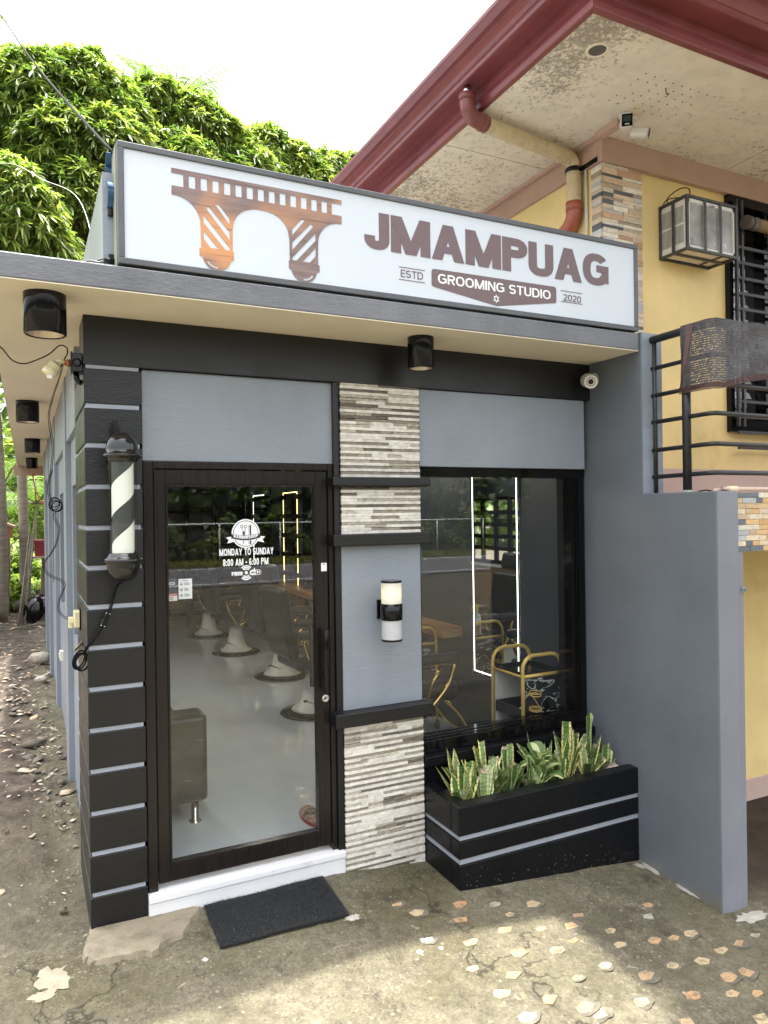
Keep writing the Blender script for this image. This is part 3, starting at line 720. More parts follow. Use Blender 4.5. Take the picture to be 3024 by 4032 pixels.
# bridge silhouette: x along the sign, z up
cxm = .942
def mir(p): return [(2 * cxm - a, b_) for a, b_ in p][::-1]
def pole_half():
    """outline from the lower rail's left end, down the left barber pole and back up to the middle of the arch"""
    o = [(.558, 3.244), (.558, 3.206), (.576, 3.206)] + arc(.568, 3.10, .108, .106, 80, 6, 10) + [(.678, 3.0), (.6705, 3.0), (.6705, 2.968), (.684, 2.964)]
    o += arc(.7445, 2.968, .060, .056, 190, 350, 16) + [(.8175, 2.968), (.8175, 3.001), (.813, 3.003), (.8135, 3.10)]
    o += arc(.942, 3.10, .1265, .106, 176, 96, 14, .9)
    return o
half = pole_half()
outer = half + mir(half)
inner = []
def hole(p): inner.append(p)
# gallery above: rail with posts, openings between them
outer_full = half + mir(half)[:-1] + [(2 * cxm - .558, 3.244), (1.277, 3.244), (1.277, 3.296), (1.327, 3.297), (1.327, 3.317), (.558, 3.317), (.558, 3.297), (.607, 3.297), (.607, 3.244)]
n = 13
for i in range(n):
    a = .629 + (1.254 - .629 - .027) * i / (n - 1); hole(rrect(a, a + .027, 3.245, 3.296, .003, 2))
for f in (lambda p: p, mir):      # striped glass of the two poles
    for st_ in ([(.738, 3.196), (.755, 3.196), (.800, 3.145), (.800, 3.118)], [(.699, 3.173), (.711, 3.182), (.800, 3.086), (.800, 3.052)], [(.689, 3.142), (.689, 3.109), (.782, 3.006), (.800, 3.006), (.800, 3.018)], [(.689, 3.076), (.689, 3.040), (.718, 3.006), (.752, 3.006)], [(.689, 3.016), (.689, 3.0055), (.698, 3.0055)]):
        hole(f(st_))
    hole(f(arc(.7445, 2.966, .048, .044, 205, 275, 10) + arc(.7445, 2.966, .040, .036, 275, 205, 10)))
fill2d('bridge_emblem', outer_full, inner, yp, M['woodprint'], sign)
mb = MB(); word(mb, 'JMAMPUAG', 1.441, 2.956, 3.116, 3.293, yp, .235, .032)
put('name_lettering', mb, M['brownprint'], sign)
bd = [(2.19, 2.925), (2.565, 2.983)] + arc(2.566, 2.997, .014, .014, -80, 0, 5) + arc(2.563, 3.055, .017, .017, 0, 85, 5) + arc(1.820, 3.050, .017, .017, 95, 180, 5) + arc(1.817, 2.992, .014, .014, 180, 262, 5)
mb = MB(); mb.poly([(a, yp, b_) for a, b_ in bd]); badge = put('badge', mb, M['brownprint'], sign)
for s_, a, b_ in (('GROOMING', 1.839, 2.238), ('STUDIO', 2.268, 2.540)):
    mb = MB(); word(mb, s_, a, b_, 2.999, 3.047, yp - .0006, .165, .085); put('badge_lettering', mb, M['vinylwhite'], sign)
mb = MB()
for rot in (90, 270):
    pts = [(2.187 + .0175 * math.cos(R(rot + 120 * k)), 2.962 + .0195 * math.sin(R(rot + 120 * k))) for k in range(3)]
    for qd in stroke(pts, .0036, True): mb.poly([(p[0], yp - (.0006 if rot == 90 else .0009), p[1]) for p in qd])
put('star', mb, M['vinylwhite'], sign)
for s_, a, b_, z0, z1, la, lb, zz in (('ESTD', 1.632, 1.755, 3.003, 3.039, 1.622, 1.766, (3.0505, 2.9905)), ('2020', 2.628, 2.752, 3.005, 3.041, 2.611, 2.760, (3.0575, 2.999))):
    mb = MB(); word(mb, s_, a, b_, z0, z1, yp, .145, .09)
    for q_ in zz: mb.box(la, lb, yp - .0004, yp, q_ - .0018, q_ + .0018)
    put('date_lettering', mb, M['brownprint'], sign)
mb = MB(); mb.tube([(.30, -.30, 2.93), (.345, -.30, 2.93)], .013, 10); put('cable_gland', mb, M['blackmetal'], sign)
mb = MB()
for zz in (2.95, 3.14): mb.box(.32, .345, -.285, -.262, zz - .014, zz + .014); mb.box(sx0, sx1, -.279, -.25, zz - .012, zz + .012)
put('mount_rail', mb, M['blackmetal'], sign)
# tarpaulin folded over behind the sign
M['tarp'] = pmat('blue_tarpaulin', (.012, .07, .16), .45, 0, .3, 12, bump=.3, bs=20)
mb = MB(); cols, rows = 14, 7
P_ = [[(.318 + 2.4 * i / cols, -.262 + .055 * math.sin(j * .9) * (1 if i < 13 else .3) + .01 * math.sin(i * 1.7 + j), 3.40 - .25 * j / rows + .012 * math.sin(i * .9)) for j in range(rows + 1)] for i in range(cols + 1)]
for i in range(cols):
    for j in range(rows): mb.smooth = True; mb.quad(P_[i][j], P_[i + 1][j], P_[i + 1][j + 1], P_[i][j + 1])
o = put('tarpaulin', mb, M['tarp']); sm = o.modifiers.new('Solidify', 'SOLIDIFY'); sm.thickness = .004
tag(o, 'dark blue tarpaulin tucked behind the left end of the signboard', 'tarpaulin')

# ------------------------------------------------------------------ ceiling spotlights
M['reflector'] = pmat('spot_reflector', (.6, .5, .4), .3, .5, .1, 9)
def spot(label, x, y, r, h):
    t = thing('ceiling_spotlight', label, 'spotlight', (x, y, 2.775), 'round black spotlights under the roof slab')
    z0 = 2.775 - h
    put('housing', MB().lathe([(r, 2.7752), (r, z0 + .004), (r - .004, z0), (r - .009, z0), (r - .011, z0 + .004), (r - .013, z0 + .05)], x, y, 40, cap=False), M['blackmetal'], t)
    put('reflector', MB().lathe([(r - .0125, z0 + .004), (r * .72, z0 + .035), (r * .40, z0 + .075), (0.0001, z0 + .08)], x, y, 32, cap=False), M['reflector'], t)
    put('bulb', MB().lathe([(.0001, z0 + .030), (r * .22, z0 + .034), (r * .36, z0 + .05), (r * .3, z0 + .076)], x, y, 24, cap=False), M['vinylwhite'], t)
spot('largest black cylinder spotlight under the cream soffit at the front left corner', .077, -.245, .081, .165)
spot('black cylinder spotlight under the soffit, second along the alley side', .016, 2.815, .083, .165)
spot('black cylinder spotlight under the soffit, third along the alley side', .069, 5.84, .083, .165)
spot('smallest black cylinder spotlight at the far end of the alley soffit', .08, 8.86, .083, .165)
spot('black cylinder spotlight under the front soffit above the stone pillar', 1.852, -.204, .069, .163)
# old cable hole patch near it is only a smudge, left out

# ------------------------------------------------------------------ barber pole
px_, py_ = .382, -.115
bp = thing('barber_pole', 'black and white striped barber pole in a clear tube on the corner column', 'barber pole', (px_, py_, 1.58))
mb = MB().box(.352, .372, -.040, -.0135 + .0, 2.19, 2.300); mb.box(.352, .372, -.115, -.04, 2.20, 2.222); mb.lathe([(.006, .042), (.006, .036)], .361, 0, 6, 'y', 2.268)
put('bracket', mb, M['blackmetal'], bp, bevel=.001)
put('mount_plate', MB().box(.340, .385, -.0135, -.001, 1.66, 2.27), M['blackmetal'], bp)
dome = [(.081, 2.128), (.0815, 2.134), (.081, 2.139), (.074, 2.1405), (.073, 2.146), (.0695, 2.1475)] + [(.0685 * math.cos(R(a)), 2.165 + .074 * math.sin(R(a))) for a in range(0, 90, 9)] + [(.0001, 2.239)]
capl = [(.060, 2.108), (.064, 2.112), (.064, 2.118), (.070, 2.120), (.072, 2.127), (.081, 2.128)]
M['polecap'] = pmat('dark_chrome_cap', (.010, .010, .011), .16, .0, .2, 6, spec=.6)
put('top_cap', MB().lathe(capl + dome[1:], px_, py_, 48, cap=False), M['polecap'], bp)
low = [(.058, 1.706), (.066, 1.703), (.067, 1.695), (.072, 1.692), (.073, 1.685), (.0805, 1.683), (.0815, 1.672), (.081, 1.665), (.0715, 1.662)] + [(.0715 * math.cos(R(a)), 1.655 - .078 * math.sin(R(a))) for a in range(0, 90, 9)] + [(.0001, 1.577)]
put('bottom_cap', MB().lathe(low, px_, py_, 48, cap=False), M['polecap'], bp)
put('clear_tube', MB().lathe([(.061, 1.70), (.061, 2.115)], px_, py_, 48, cap=False), M['clear'], bp)
# helical stripes as geometry: a drum whose faces follow a helix
mb = MB(); NA, NZ = 60, 62; z0, z1, rad = 1.70, 2.115, .0475; mb.smooth = True
for j in range(NZ):
    for i in range(NA):
        za, zb = z0 + (z1 - z0) * j / NZ, z0 + (z1 - z0) * (j + 1) / NZ; tw = 24.6
        q4 = []
        for ii, zz in ((i, za), (i + 1, za), (i + 1, zb), (i, zb)):
            a = 2 * math.pi * ii / NA + (zz - z0) * -tw * 1.0 * -1; q4.append((px_ + rad * math.cos(a), py_ + rad * math.sin(a), zz))
        mb.col = (.80, .82, .74) if 21 <= i < 53 else (.05, .052, .05); mb.quad(*q4)
t_ = NT('stripe_print'); t_.bsdf(attr(t_), .3, coat=.3); M['stripe'] = t_.m
put('striped_drum', mb, M['stripe'], bp)
# its power cord with inline switch, hanging to a coil
cord = thing('power_cord', 'black power cord with inline switch hanging from the barber pole', 'cord', (.30, -.04, 1.4))
mb = MB()
for dx in (-.004, .004):
    mb.tube(smoothpath([(.376 + dx, -.11, 1.58), (.358 + dx, -.06, 1.555), (.345 + dx, -.035, 1.505), (.332 + dx, -.035, 1.455), (.322 + dx, -.04, 1.436)]), .0035, 8)
    mb.tube(smoothpath([(.297 + dx, -.04, 1.378), (.280 + dx, -.04, 1.345), (.255 + dx, -.035, 1.312), (.234 + dx, -.02, 1.285), (.224 + dx * .3, -.0 + dx, 1.255)]), .0035, 8)
put('cable', mb, M['cable'], cord)
mb = MB(); d = Vector((.297 - .322, 0, 1.378 - 1.436)); c0 = Vector((.322, -.04, 1.436)); rot = Matrix.Translation(c0 + d / 2) @ Matrix.Rotation(math.atan2(d.x, d.z) + math.pi, 4, 'Y')
mb.box(-.0105, .0105, -.012, .012, -.034, .034, rot); sw = put('switch_body', mb, M['blackmetal'], cord, bevel=.004)
for sx in (-1, 1):
    for sz in (-1, 1):
        mb = MB(); mb.lathe([(.0022, .0125), (.0001, .0132)], 0, 0, 8, 'y', 0); mb.v = [tuple(rot @ Vector((x + sx * .0075, y, z + sz * .029))) for x, y, z in mb.v]; put('screw', mb, M['vinylwhite'], sw)
mb = MB(); cc = Vector((.212, -.01, 1.235)); q = random.Random(5)
for k in range(5):
    r_ = .030 + .007 * q.random(); tl = q.uniform(-.5, .5); ph = q.uniform(0, 6)
    mb.tube([cc + Vector((.024 * math.sin(tl) * math.cos(a + ph) - .012 + .006 * k * .6, r_ * .9 * math.cos(a), r_ * math.sin(a) * 1.1 - .004 * k)) + Vector((r_ * .75 * math.cos(a) * math.cos(tl), 0, 0)) for a in [6.283 * i / 28 for i in range(28)]], .0034, 6, closed=True)
put('coil', mb, M['cable'], cord)

# ------------------------------------------------------------------ wiring at the corner
jb = thing('junction_box', 'black junction box with copper fitting on the alley side of the column top', 'junction box', (.215, .08, 2.57))
mb = MB().box(.190, .2355, .05, .13, 2.525, 2.61); mb.box(.186, .192, .045, .135, 2.52, 2.615)
put('box_body', mb, M['blackmetal'], jb, bevel=.003)
put('knockout', MB().lathe([(.020, 0), (.020, .004), (.012, .006)], .2125, .0505, 16, 'y', 2.565), M['blackmetal'], jb); mb = MB(); mb.tube([(.21, .09, 2.525), (.212, .09, 2.50), (.222, .09, 2.485), (.235, .09, 2.48)], .013, 10); put('conduit_elbow', mb, M['blackmetal'], jb)
M['copper'] = pmat('copper_fitting', (.42, .16, .08), .35, .6, .2, 9)
mb = MB(); mb.tube([(.187, .09, 2.568), (.170, .09, 2.568)], .017, 12); mb.tube([(.170, .09, 2.568), (.160, .09, 2.569)], .012, 12); put('copper_nipple', mb, M['copper'], jb)
put('nozzle', MB().tube([(.162, .09, 2.569), (.145, .09, 2.573), (.128, .09, 2.571)], [.010, .010, .008], 10), M['creamplastic'], jb)
lh = thing('lamp_holder', 'cream plastic lamp holder dangling by its wires beside the junction box', 'lamp holder', (.10, .09, 2.53))
ax = Vector((-.6, 0, -.8)).normalized(); p0 = Vector((.128, .09, 2.556))
mb = MB(); mb.tube([p0, p0 + ax * .004, p0 + ax * .03, p0 + ax * .031, p0 + ax * .062], [.027, .029, .029, .032, .031], 20); body = put('socket_body', mb, M['creamplastic'], lh)
mb = MB(); mb.tube([p0 - ax * .003, p0 + ax * .0015], [.024, .024], 18); put('contact_plate', mb, M['blackmetal'], body)
mb = MB(); mb.box(.088, .108, .0573, .0578, 2.488, 2.504); put('paper_label', mb, M['vinylwhite'], body)
wr = thing('hanging_wire', 'black twin wire sagging along the alley wall down to the wall outlet', 'wire', (.15, .4, 2.0)); mb = MB()
wpts = [(.15, .10, 2.555), (.163, .30, 2.60), (.159, .5, 2.58), (.122, .5, 2.46), (.106, .5, 2.38), (.112, .5, 2.30), (.122, .5, 2.22), (.112, .5, 2.10), (.098, .5, 2.02), (.104, .5, 1.965), (.122, .5, 1.93)]
wp2 = [(.128, .5, 1.895), (.124, .5, 1.865), (.145, .5, 1.811), (.133, .5, 1.74), (.106, .5, 1.684), (.082, .5, 1.652), (.074, .5, 1.622), (.085, .5, 1.59), (.115, .5, 1.565), (.15, .5, 1.548), (.168, .5, 1.522), (.16, .5, 1.495), (.142, .5, 1.45), (.137, .5, 1.402), (.16, .5, 1.364), (.198, .46, 1.348)]
for d in (-.003, .004):
    mb.tube(smoothpath([(a + d, b_ + d, c + d) for a, b_, c in wpts], 6), .0018, 6); mb.tube(smoothpath([(a + d, b_, c + d * .7) for a, b_, c in wp2], 6), .0018, 6)
mb.tube(smoothpath([(-.16, .2, 2.66), (-.096, .1, 2.62), (-.05, .1, 2.566), (-.002, .1, 2.553), (.055, .1, 2.577), (.101, .1, 2.605), (.144, .1, 2.647), (.172, .1, 2.64), (.176, .1, 2.615), (.160, .1, 2.58)], 6), .0028, 6)
put('twin_cable', mb, M['cable'], wr); mb = MB(); q = random.Random(8)
for k in range(5):
    r_ = q.uniform(.022, .036); c_x, c_z = .129 + q.uniform(-.007, .01), 1.93 + q.uniform(-.012, .012); tl = q.uniform(.2, .9)
    mb.tube([(c_x + r_ * math.cos(a), .5 + r_ * tl * math.sin(a + k), c_z + r_ * 1.05 * math.sin(a)) for a in [6.283 * i / 24 for i in range(24)]], .0022, 6, closed=True)
put('wire_coil', mb, M['cable'], wr)
ol = thing('wall_outlet', 'cream surface outlet with plug on the alley face of the column', 'outlet', (.225, .45, 1.36))
put('outlet_box', MB().box(.205, .2355, .41, .50, 1.315, 1.395), M['creamplastic'], ol, bevel=.005)
put('back_plate', MB().box(.229, .2355, .40, .51, 1.305, 1.41), M['blackmetal'], ol)
put('plug', MB().box(.180, .205, .43, .47, 1.335, 1.365).box(.180, .2, .44, .47, 1.31, 1.336), M['creamplastic'], ol, bevel=.004)
sw_ = put('light_switch', MB().box(.204, .228, 2.26, 2.34, .82, .89).box(.199, .204, 2.28, 2.32, .84, .875), M['whiteplastic'], None, bevel=.003, loc=(.216, 2.3, .855)); tag(sw_, 'small white surface switch low on the grey alley wall', 'switch')
M['paper'] = pmat('crumpled_tape', (.62, .56, .30), .7, 0, .15, 20)
mb = MB(); q = random.Random(2); g = [[(.19 + .05 * i / 4 + q.uniform(-.004, .004), .16 + .24 * i / 4 - .02 * j, 1.236 + .012 * j + q.uniform(-.005, .005)) for j in range(3)] for i in range(5)]
for i in range(4):
    for j in range(2): mb.quad(g[i][j], g[i + 1][j], g[i + 1][j + 1], g[i][j + 1])
tp = put('masking_tape', mb, M['paper']); sm = tp.modifiers.new('Solidify', 'SOLIDIFY'); sm.thickness = .002; tag(tp, 'torn strip of cream tape on the alley face of the column', 'tape')

# ------------------------------------------------------------------ wall lamp on the pillar
lx, ly = 1.702, -.122
sc = thing('wall_lamp', 'black up and down wall lamp with two frosted cylinders on the grey pillar panel', 'wall lamp', (lx, ly, 1.36))
put('mount_plate', MB().box(1.672, 1.735, -.016, -.0032, 1.30, 1.402), M['blackmetal'], sc, bevel=.002)
put('arm', MB().box(1.686, 1.718, -.07, -.016, 1.325, 1.378), M['blackmetal'], sc, bevel=.002)
put('band', MB().lathe([(.052, 1.307), (.058, 1.309), (.058, 1.391), (.052, 1.393)], lx, ly, 40), M['blackmetal'], sc)
t_ = NT('frosted_acrylic'); d_ = t_.n('ShaderNodeBsdfPrincipled'); d_.inputs['Base Color'].default_value = (.8, .82, .84, 1); d_.inputs['Roughness'].default_value = .25; d_.inputs['Subsurface Weight'].default_value = 0
tl_ = t_.n('ShaderNodeBsdfTranslucent'); tl_.inputs[0].default_value = (.85, .87, .88, 1); mx = t_.n('ShaderNodeMixShader'); mx.inputs[0].default_value = .5
t_.l(d_.outputs[0], mx.inputs[1]); t_.l(tl_.outputs[0], mx.inputs[2]); t_.l(mx.outputs[0], t_.out.inputs[0]); M['frost'] = t_.m
for a, b_ in ((1.394, 1.502), (1.209, 1.306)): put('diffuser', MB().lathe([(.0535, a), (.0535, b_)], lx, ly, 40, cap=False), M['frost'], sc)
for a, b_ in ((1.502, 1.513), (1.198, 1.209)): put('end_cap', MB().lathe([(.055, a), (.055, b_)], lx, ly, 40), M['blackmetal'], sc)
M['bulb'] = emat('warm_bulb', (1., .80, .38), 1.2)
for zc in (1.445, 1.272):
    put('bulb', MB().lathe([(.0001, zc - .03), (.014, zc - .024), (.022, zc), (.016, zc + .02), (.0001, zc + .03)], lx, ly, 16, cap=False), M['bulb'] if zc > 1.4 else M['vinylwhite'], sc)

# ------------------------------------------------------------------ cameras
def bullet(t, c, d, r, L, lens_ring=True):
    """round bullet camera body from c along unit vector d"""
    c, d = Vector(c), Vector(d).normalized()
    put('camera_body', MB().tube([c, c + d * .006, c + d * L * .8, c + d * L], [r * .8, r, r, r * 1.02], 24), M['whiteplastic'], t)
    put('lens_plate', MB().tube([c + d * (L - .002), c + d * (L + .001)], [r * .82, r * .80], 24), M['steel'], t)
    put('lens', MB().tube([c + d * L, c + d * (L + .004)], [r * .42, r * .36], 20), M['blackmetal'], t)
    up = Vector((0, 0, 1)); a = d.cross(up).normalized(); b_ = a.cross(d); mb = MB()
    for k in range(10): p = c + d * (L + .001) + (a * math.cos(k * .628) + b_ * math.sin(k * .628)) * r * .62; mb.tube([p, p + d * .0012], r * .09, 8)
    put('led_ring', mb, M['blackmetal'], t)
cv = thing('security_camera', 'round white bullet camera under the soffit where the black beam meets the slate wall', 'camera', (3.12, -.1, 2.65))
bullet(cv, (3.105, -.05, 2.665), (-.42, -.85, -.26), .040, .10)
put('bracket', MB().tube(smoothpath([(3.112, -.055, 2.675), (3.135, -.045, 2.69), (3.155, -.045, 2.685), (3.172, -.045, 2.68)]), .015, 12).lathe([(.034, .066), (.034, .074), (.028, .078)], 3.1, -.045, 24, 'x', 2.68), M['whiteplastic'], cv)
put('sun_hood', MB().tube([Vector((3.105, -.05, 2.668)) + Vector((-.42, -.85, -.26)).normalized() * k for k in (.03, .108)], [.0425, .0435], 24, cap=False), M['whiteplastic'], cv)

# ------------------------------------------------------------------ door mat
M['mat'] = pmat('coil_mat', (.006, .007, .0085), .7, 0, .5, 90, bump=.6, bs=200)
o = MB(); o.box(.742, 1.322, -.41, -.03, .004, .012); mt = thing('door_mat', 'black looped plastic door mat lying against the white step', 'mat', (1.03, -.2, 0))
def matz(x, y): return gz(x, y) + .012 + .006 * hn(x * 5, y * 5)
cn = [(.732, -.028), (1.334, -.028), (1.318, -.405), (.724, -.385)]
def mp_(u, v): return ((cn[0][0] * (1 - u) + cn[1][0] * u) * (1 - v) + (cn[3][0] * (1 - u) + cn[2][0] * u) * v, (cn[0][1] * (1 - u) + cn[1][1] * u) * (1 - v) + (cn[3][1] * (1 - u) + cn[2][1] * u) * v)
NU, NV = 24, 15; mb = MB(); top = []; 
for j in range(NV + 1):
    for i in range(NU + 1): x, y = mp_(i / NU, j / NV); top.append((x, y, matz(x, y) + (.004 if j == NV and 8 < i < 20 else 0)))
bot = [(a, b_, c - .010) for a, b_, c in top]; k = len(top); W_ = NU + 1; fs = []
for j in range(NV):
    for i in range(NU): a = j * W_ + i; fs.append((a, a + W_, a + W_ + 1, a + 1)); fs.append((a + k, a + k + 1, a + k + W_ + 1, a + k + W_))
edge = [i for i in range(W_)] + [j * W_ + NU for j in range(1, NV + 1)] + [NV * W_ + i for i in range(NU - 1, -1, -1)] + [j * W_ for j in range(NV - 1, 0, -1)]
for a, b_ in zip(edge, edge[1:] + edge[:1]): fs.append((a, b_, b_ + k, a + k))
mb.add(top + bot, fs); put('backing', mb, M['mat'], mt)
q = np.random.default_rng(4); n = 15000; u, v = q.random(n), q.random(n)
C0, C1, C2, C3 = [np.array(c) for c in cn]
xy = ((C0[None] * (1 - u)[:, None] + C1[None] * u[:, None]) * (1 - v)[:, None] + (C3[None] * (1 - u)[:, None] + C2[None] * u[:, None]) * v[:, None])
zz = np.array([matz(a, b_) for a, b_ in xy]); a = q.random(n) * 6.283; el = q.uniform(.15, 1.0, n); Ln = q.uniform(.006, .014, n); wd = .0008
dx, dy, dz = np.cos(a) * np.cos(el) * Ln, np.sin(a) * np.cos(el) * Ln, np.sin(el) * Ln
base = np.c_[xy, zz - .002]; sd = np.c_[-np.sin(a), np.cos(a), 0 * a] * wd
mid = base + np.c_[dx, dy, dz] * .6; tip = base + np.c_[dx * 1.3, dy * 1.3, dz * .75]
V = np.stack([base - sd, base + sd, mid + sd, mid - sd, tip + sd, tip - sd], 1).reshape(-1, 3); i6 = np.arange(n)[:, None] * 6
F = np.concatenate([i6 + np.array([0, 1, 2, 3]), i6 + np.array([3, 2, 4, 5])])
M['fibre'] = pmat('mat_fibre', (.0085, .0105, .0125), .6, 0, .6, 150); npmesh('pile', V, F, M['fibre'], mt)
# ------------------------------------------------------------------ the yellow house next door
house = thing('yellow_house', 'yellow two storey house with maroon gutters, peeling soffit and stone strip tiles', 'house', (6, 1, -.5))
M['yellow'] = paint('yellow_wall_paint', (.86, .655, .285), .6, .10, .2, 30, dirt=(.48, .32, .11), dirt_at=(.6, .85), dirt_s=1.1)
M['pink'] = paint('dusty_pink_paint', (.50, .33, .25), .6, .10, .2, 30)
M['skirt'] = paint('pale_pink_skirting', (.60, .44, .38), .6, .08, .2, 30)
M['maroon'] = pmat('maroon_gutter_paint', (.20, .045, .05), .3, 0, .2, 4, bump=.05, bs=30, spec=.6, dirt=(.30, .17, .16), dirt_at=(.68, .85), dirt_s=5)
t_ = NT('peeling_soffit'); v_ = t_.coord()
sp_ = t_.n('ShaderNodeSeparateXYZ'); t_.l(t_.tc.outputs['Object'], sp_.inputs[0])
damp = t_.math('ADD', t_.noise(.9, 4, .6, v_), 0.0)
n_ = t_.noise(24, 8, .72, t_.coord((1, 1, 1)), .35)
c_ = t_.mix(t_.ramp(t_.noise(6, 6, .65, v_), [(.35, 0.), (.7, 1.)]), (.83, .75, .61), (.70, .63, .51))
c_ = t_.mix(t_.ramp(t_.math('ADD', n_, t_.math('MULTIPLY', t_.math('SUBTRACT', damp, .5), .45)), [(.555, 0.), (.60, .55)]), c_, (.36, .30, .235))
c_ = t_.mix(t_.ramp(t_.math('ADD', t_.noise(42, 6, .7, v_, .3), t_.math('MULTIPLY', t_.math('SUBTRACT', damp, .5), .9)), [(.59, 0.), (.625, .7)]), c_, (.25, .205, .16))
t_.bsdf(c_, .8, 0, t_.bump(n_, .25, .006), 0, .3); M['peel'] = t_.m
M['grout_dark'] = pmat('soffit_seam', (.24, .20, .15), .9)
X0, Y0 = 3.67, .40
put('front_wall', MB().box(X0, 4.93, Y0, Y0 + .15, 1.9, 4.49).box(4.93, 8.2, Y0, Y0 + .15, 1.9, 2.46).box(8.2, 10, Y0, Y0 + .15, 1.9, 4.49), M['yellow'], house)
put('front_wall', MB().box(X0, 10, Y0, Y0 + .15, -.9, 1.63), M['yellow'], house)
put('side_wall', MB().box(X0, X0 + .15, Y0 + .15, 9, -.9, 4.49), M['yellow'], house)
put('skirting', MB().box(X0, 10, Y0 - .012, Y0 - .001, 1.95, 2.165), M['skirt'], house, bevel=.003)
put('skirting', MB().box(X0, 10, Y0 - .014, Y0 - .001, -.9, -.29), M['skirt'], house, bevel=.003)
put('ceiling_band', MB().box(X0 - .03, 10, Y0 - .045, Y0 - .001, 4.315, 4.4875).box(X0 - .03, X0 - .001, Y0 - .001, 9, 4.315, 4.4875), M['pink'], house, bevel=.003)
put('soffit', MB().box(2.71, 10, -.58, 10, 4.488, 4.52), M['peel'], house)
M['ribtile'] = pmat('stone_strip_tile', (.5, .4, .3), .5, 0, .22, 30, use_attr=True, bump=.2, bs=90, stretch=(1, 1, 3))
TCOL = [(.70, .60, .45), (.66, .52, .36), (.56, .36, .22), (.74, .68, .56), (.44, .34, .24), (.76, .70, .58), (.52, .51, .50), (.10, .11, .115), (.70, .52, .36), (.58, .50, .38)]
def tilewall(z0, z1, s0, s1, plane, at, d=.012, hs=(.022, .03, .036, .045), ws=(.10, .14, .19), seed=1, name='stone_tiles', jitter=True, parent=None):
    q = random.Random(seed); mb = MB(); z = z0; brd = []
    while z < z1 - .003:
        h = min(q.choice(hs), z1 - z); s_ = s0
        while s_ < s1 - .001:
            w = q.choice(ws); w = w if s_ + w < s1 - .05 else s1 - s_; c = q.choice(TCOL); k = q.uniform(.85, 1.12); mb.col = tuple(a * k for a in c)
            hh = h if (q.random() > .3 or not jitter) else h
            e = d + q.uniform(-.003, .003)
            if plane == 'y': mb.box(s_, s_ + w - .0015, at - e, at, z, z + hh - .0015)
            else: mb.box(at - e, at, s_, s_ + w - .0015, z, z + hh - .0015)
            s_ += w
        z += h
    return put(name, mb, M['ribtile'], parent or house)
tilewall(1.95, 4.335, X0 + .0, 4.045, 'y', Y0, .014, seed=4)
tilewall(1.95, 4.31, Y0 - .010, Y0 + .085, 'x', X0 - .001, .014, seed=5, ws=(.05, .1))
# terrace slab with tiled edge
put('terrace_slab', MB().box(3.345, 10, -.885, Y0, 1.635, 1.945), M['skirt'], house)
M['grout'] = pmat('pale_grout', (.62, .55, .46), .8)
put('tile_grout', MB().box(3.342, 10, -.890, -.8855, 1.632, 1.944), M['grout'], house)
q_ = random.Random(9); mb = MB(); OC = [(.62, .40, .19), (.68, .56, .40), (.66, .60, .48), (.50, .36, .24), (.62, .44, .24), (.13, .15, .17), (.46, .47, .46), (.60, .36, .16)]
zz = 1.635; r_i = 0
while zz < 1.93:
    xx = 3.346 - (.03 if r_i % 3 else .0)
    while xx < 5.2:
        w = .107 if q_.random() < .7 else .053; c = q_.choice(OC); k = q_.uniform(.88, 1.1); mb.col = tuple(a * k for a in c)
        mb.box(max(xx, 3.346), xx + w - .002, -.899 - q_.uniform(0, .003), -.890, zz, zz + .0265); xx += w
    zz += .0285; r_i += 1
put('stone_tiles', mb, M['ribtile'], house)
# fascia and gutter swept round the corner
def sweep(prof, y_end=11, x_end=11):
    mb = MB(); n = len(prof)
    A = [(2.71 - d, y_end, z) for d, z in prof]; B = [(2.71 - d, -.58 - d, z) for d, z in prof]; C = [(x_end, -.58 - d, z) for d, z in prof]
    mb.add(A + B + C, [(k * n + i, k * n + (i + 1) % n, (k + 1) * n + (i + 1) % n, (k + 1) * n + i) for k in (0, 1) for i in range(n)]); return mb
put('fascia_board', sweep([(-.005, 4.484), (.034, 4.480), (.040, 4.486), (.041, 4.52), (.034, 4.56), (.040, 4.60), (.040, 4.74), (-.005, 4.74)]), M['maroon'], house, bevel=.003)
gutter = put('gutter', sweep([(.0405, 4.614), (.165, 4.610), (.172, 4.613), (.174, 4.632), (.180, 4.640), (.186, 4.640), (.205, 4.655), (.222, 4.690), (.232, 4.694), (.262, 4.699), (.290, 4.722), (.302, 4.728), (.304, 4.748), (.296, 4.75), (.285, 4.735), (.22, 4.71), (.17, 4.63), (.05, 4.63), (.0405, 4.66)]), M['maroon'], house)
mb = MB(); mb.quad((2.43, -.86, 4.745), (11, -.86, 4.745), (11, 4, 6.1), (6.5, 4, 6.1)); mb.quad((2.43, -.86, 4.745), (6.5, 4, 6.1), (6.5, 11, 6.1), (2.43, 11, 4.745))
rf = put('roof', mb, M['maroon'], house); sm = rf.modifiers.new('Solidify', 'SOLIDIFY'); sm.thickness = .02
mb = MB(); q_ = random.Random(4)
for i in range(8):
    for j in range(6):
        if q_.random() < .9: mb.lathe([(.0001, 4.4872), (.005, 4.4871)], 3.38 + i * .075 + q_.uniform(-.004, .004), -.30 + j * .062, 8, cap=False)
for i in range(5):
    for j in range(9): mb.lathe([(.0001, 4.4872), (.005, 4.4871)], 2.95 + i * .075, 1.1 + j * .07, 8, cap=False)
put('seam', MB().box(2.712, 10, .93, .934, 4.4868, 4.4879).box(4.9, 4.904, -.578, .35, 4.4868, 4.4879).box(2.712, 3.64, 3.3, 3.304, 4.4868, 4.4879), M['grout_dark'], house)
put('vent_hole', mb, M['blackmetal'], house)
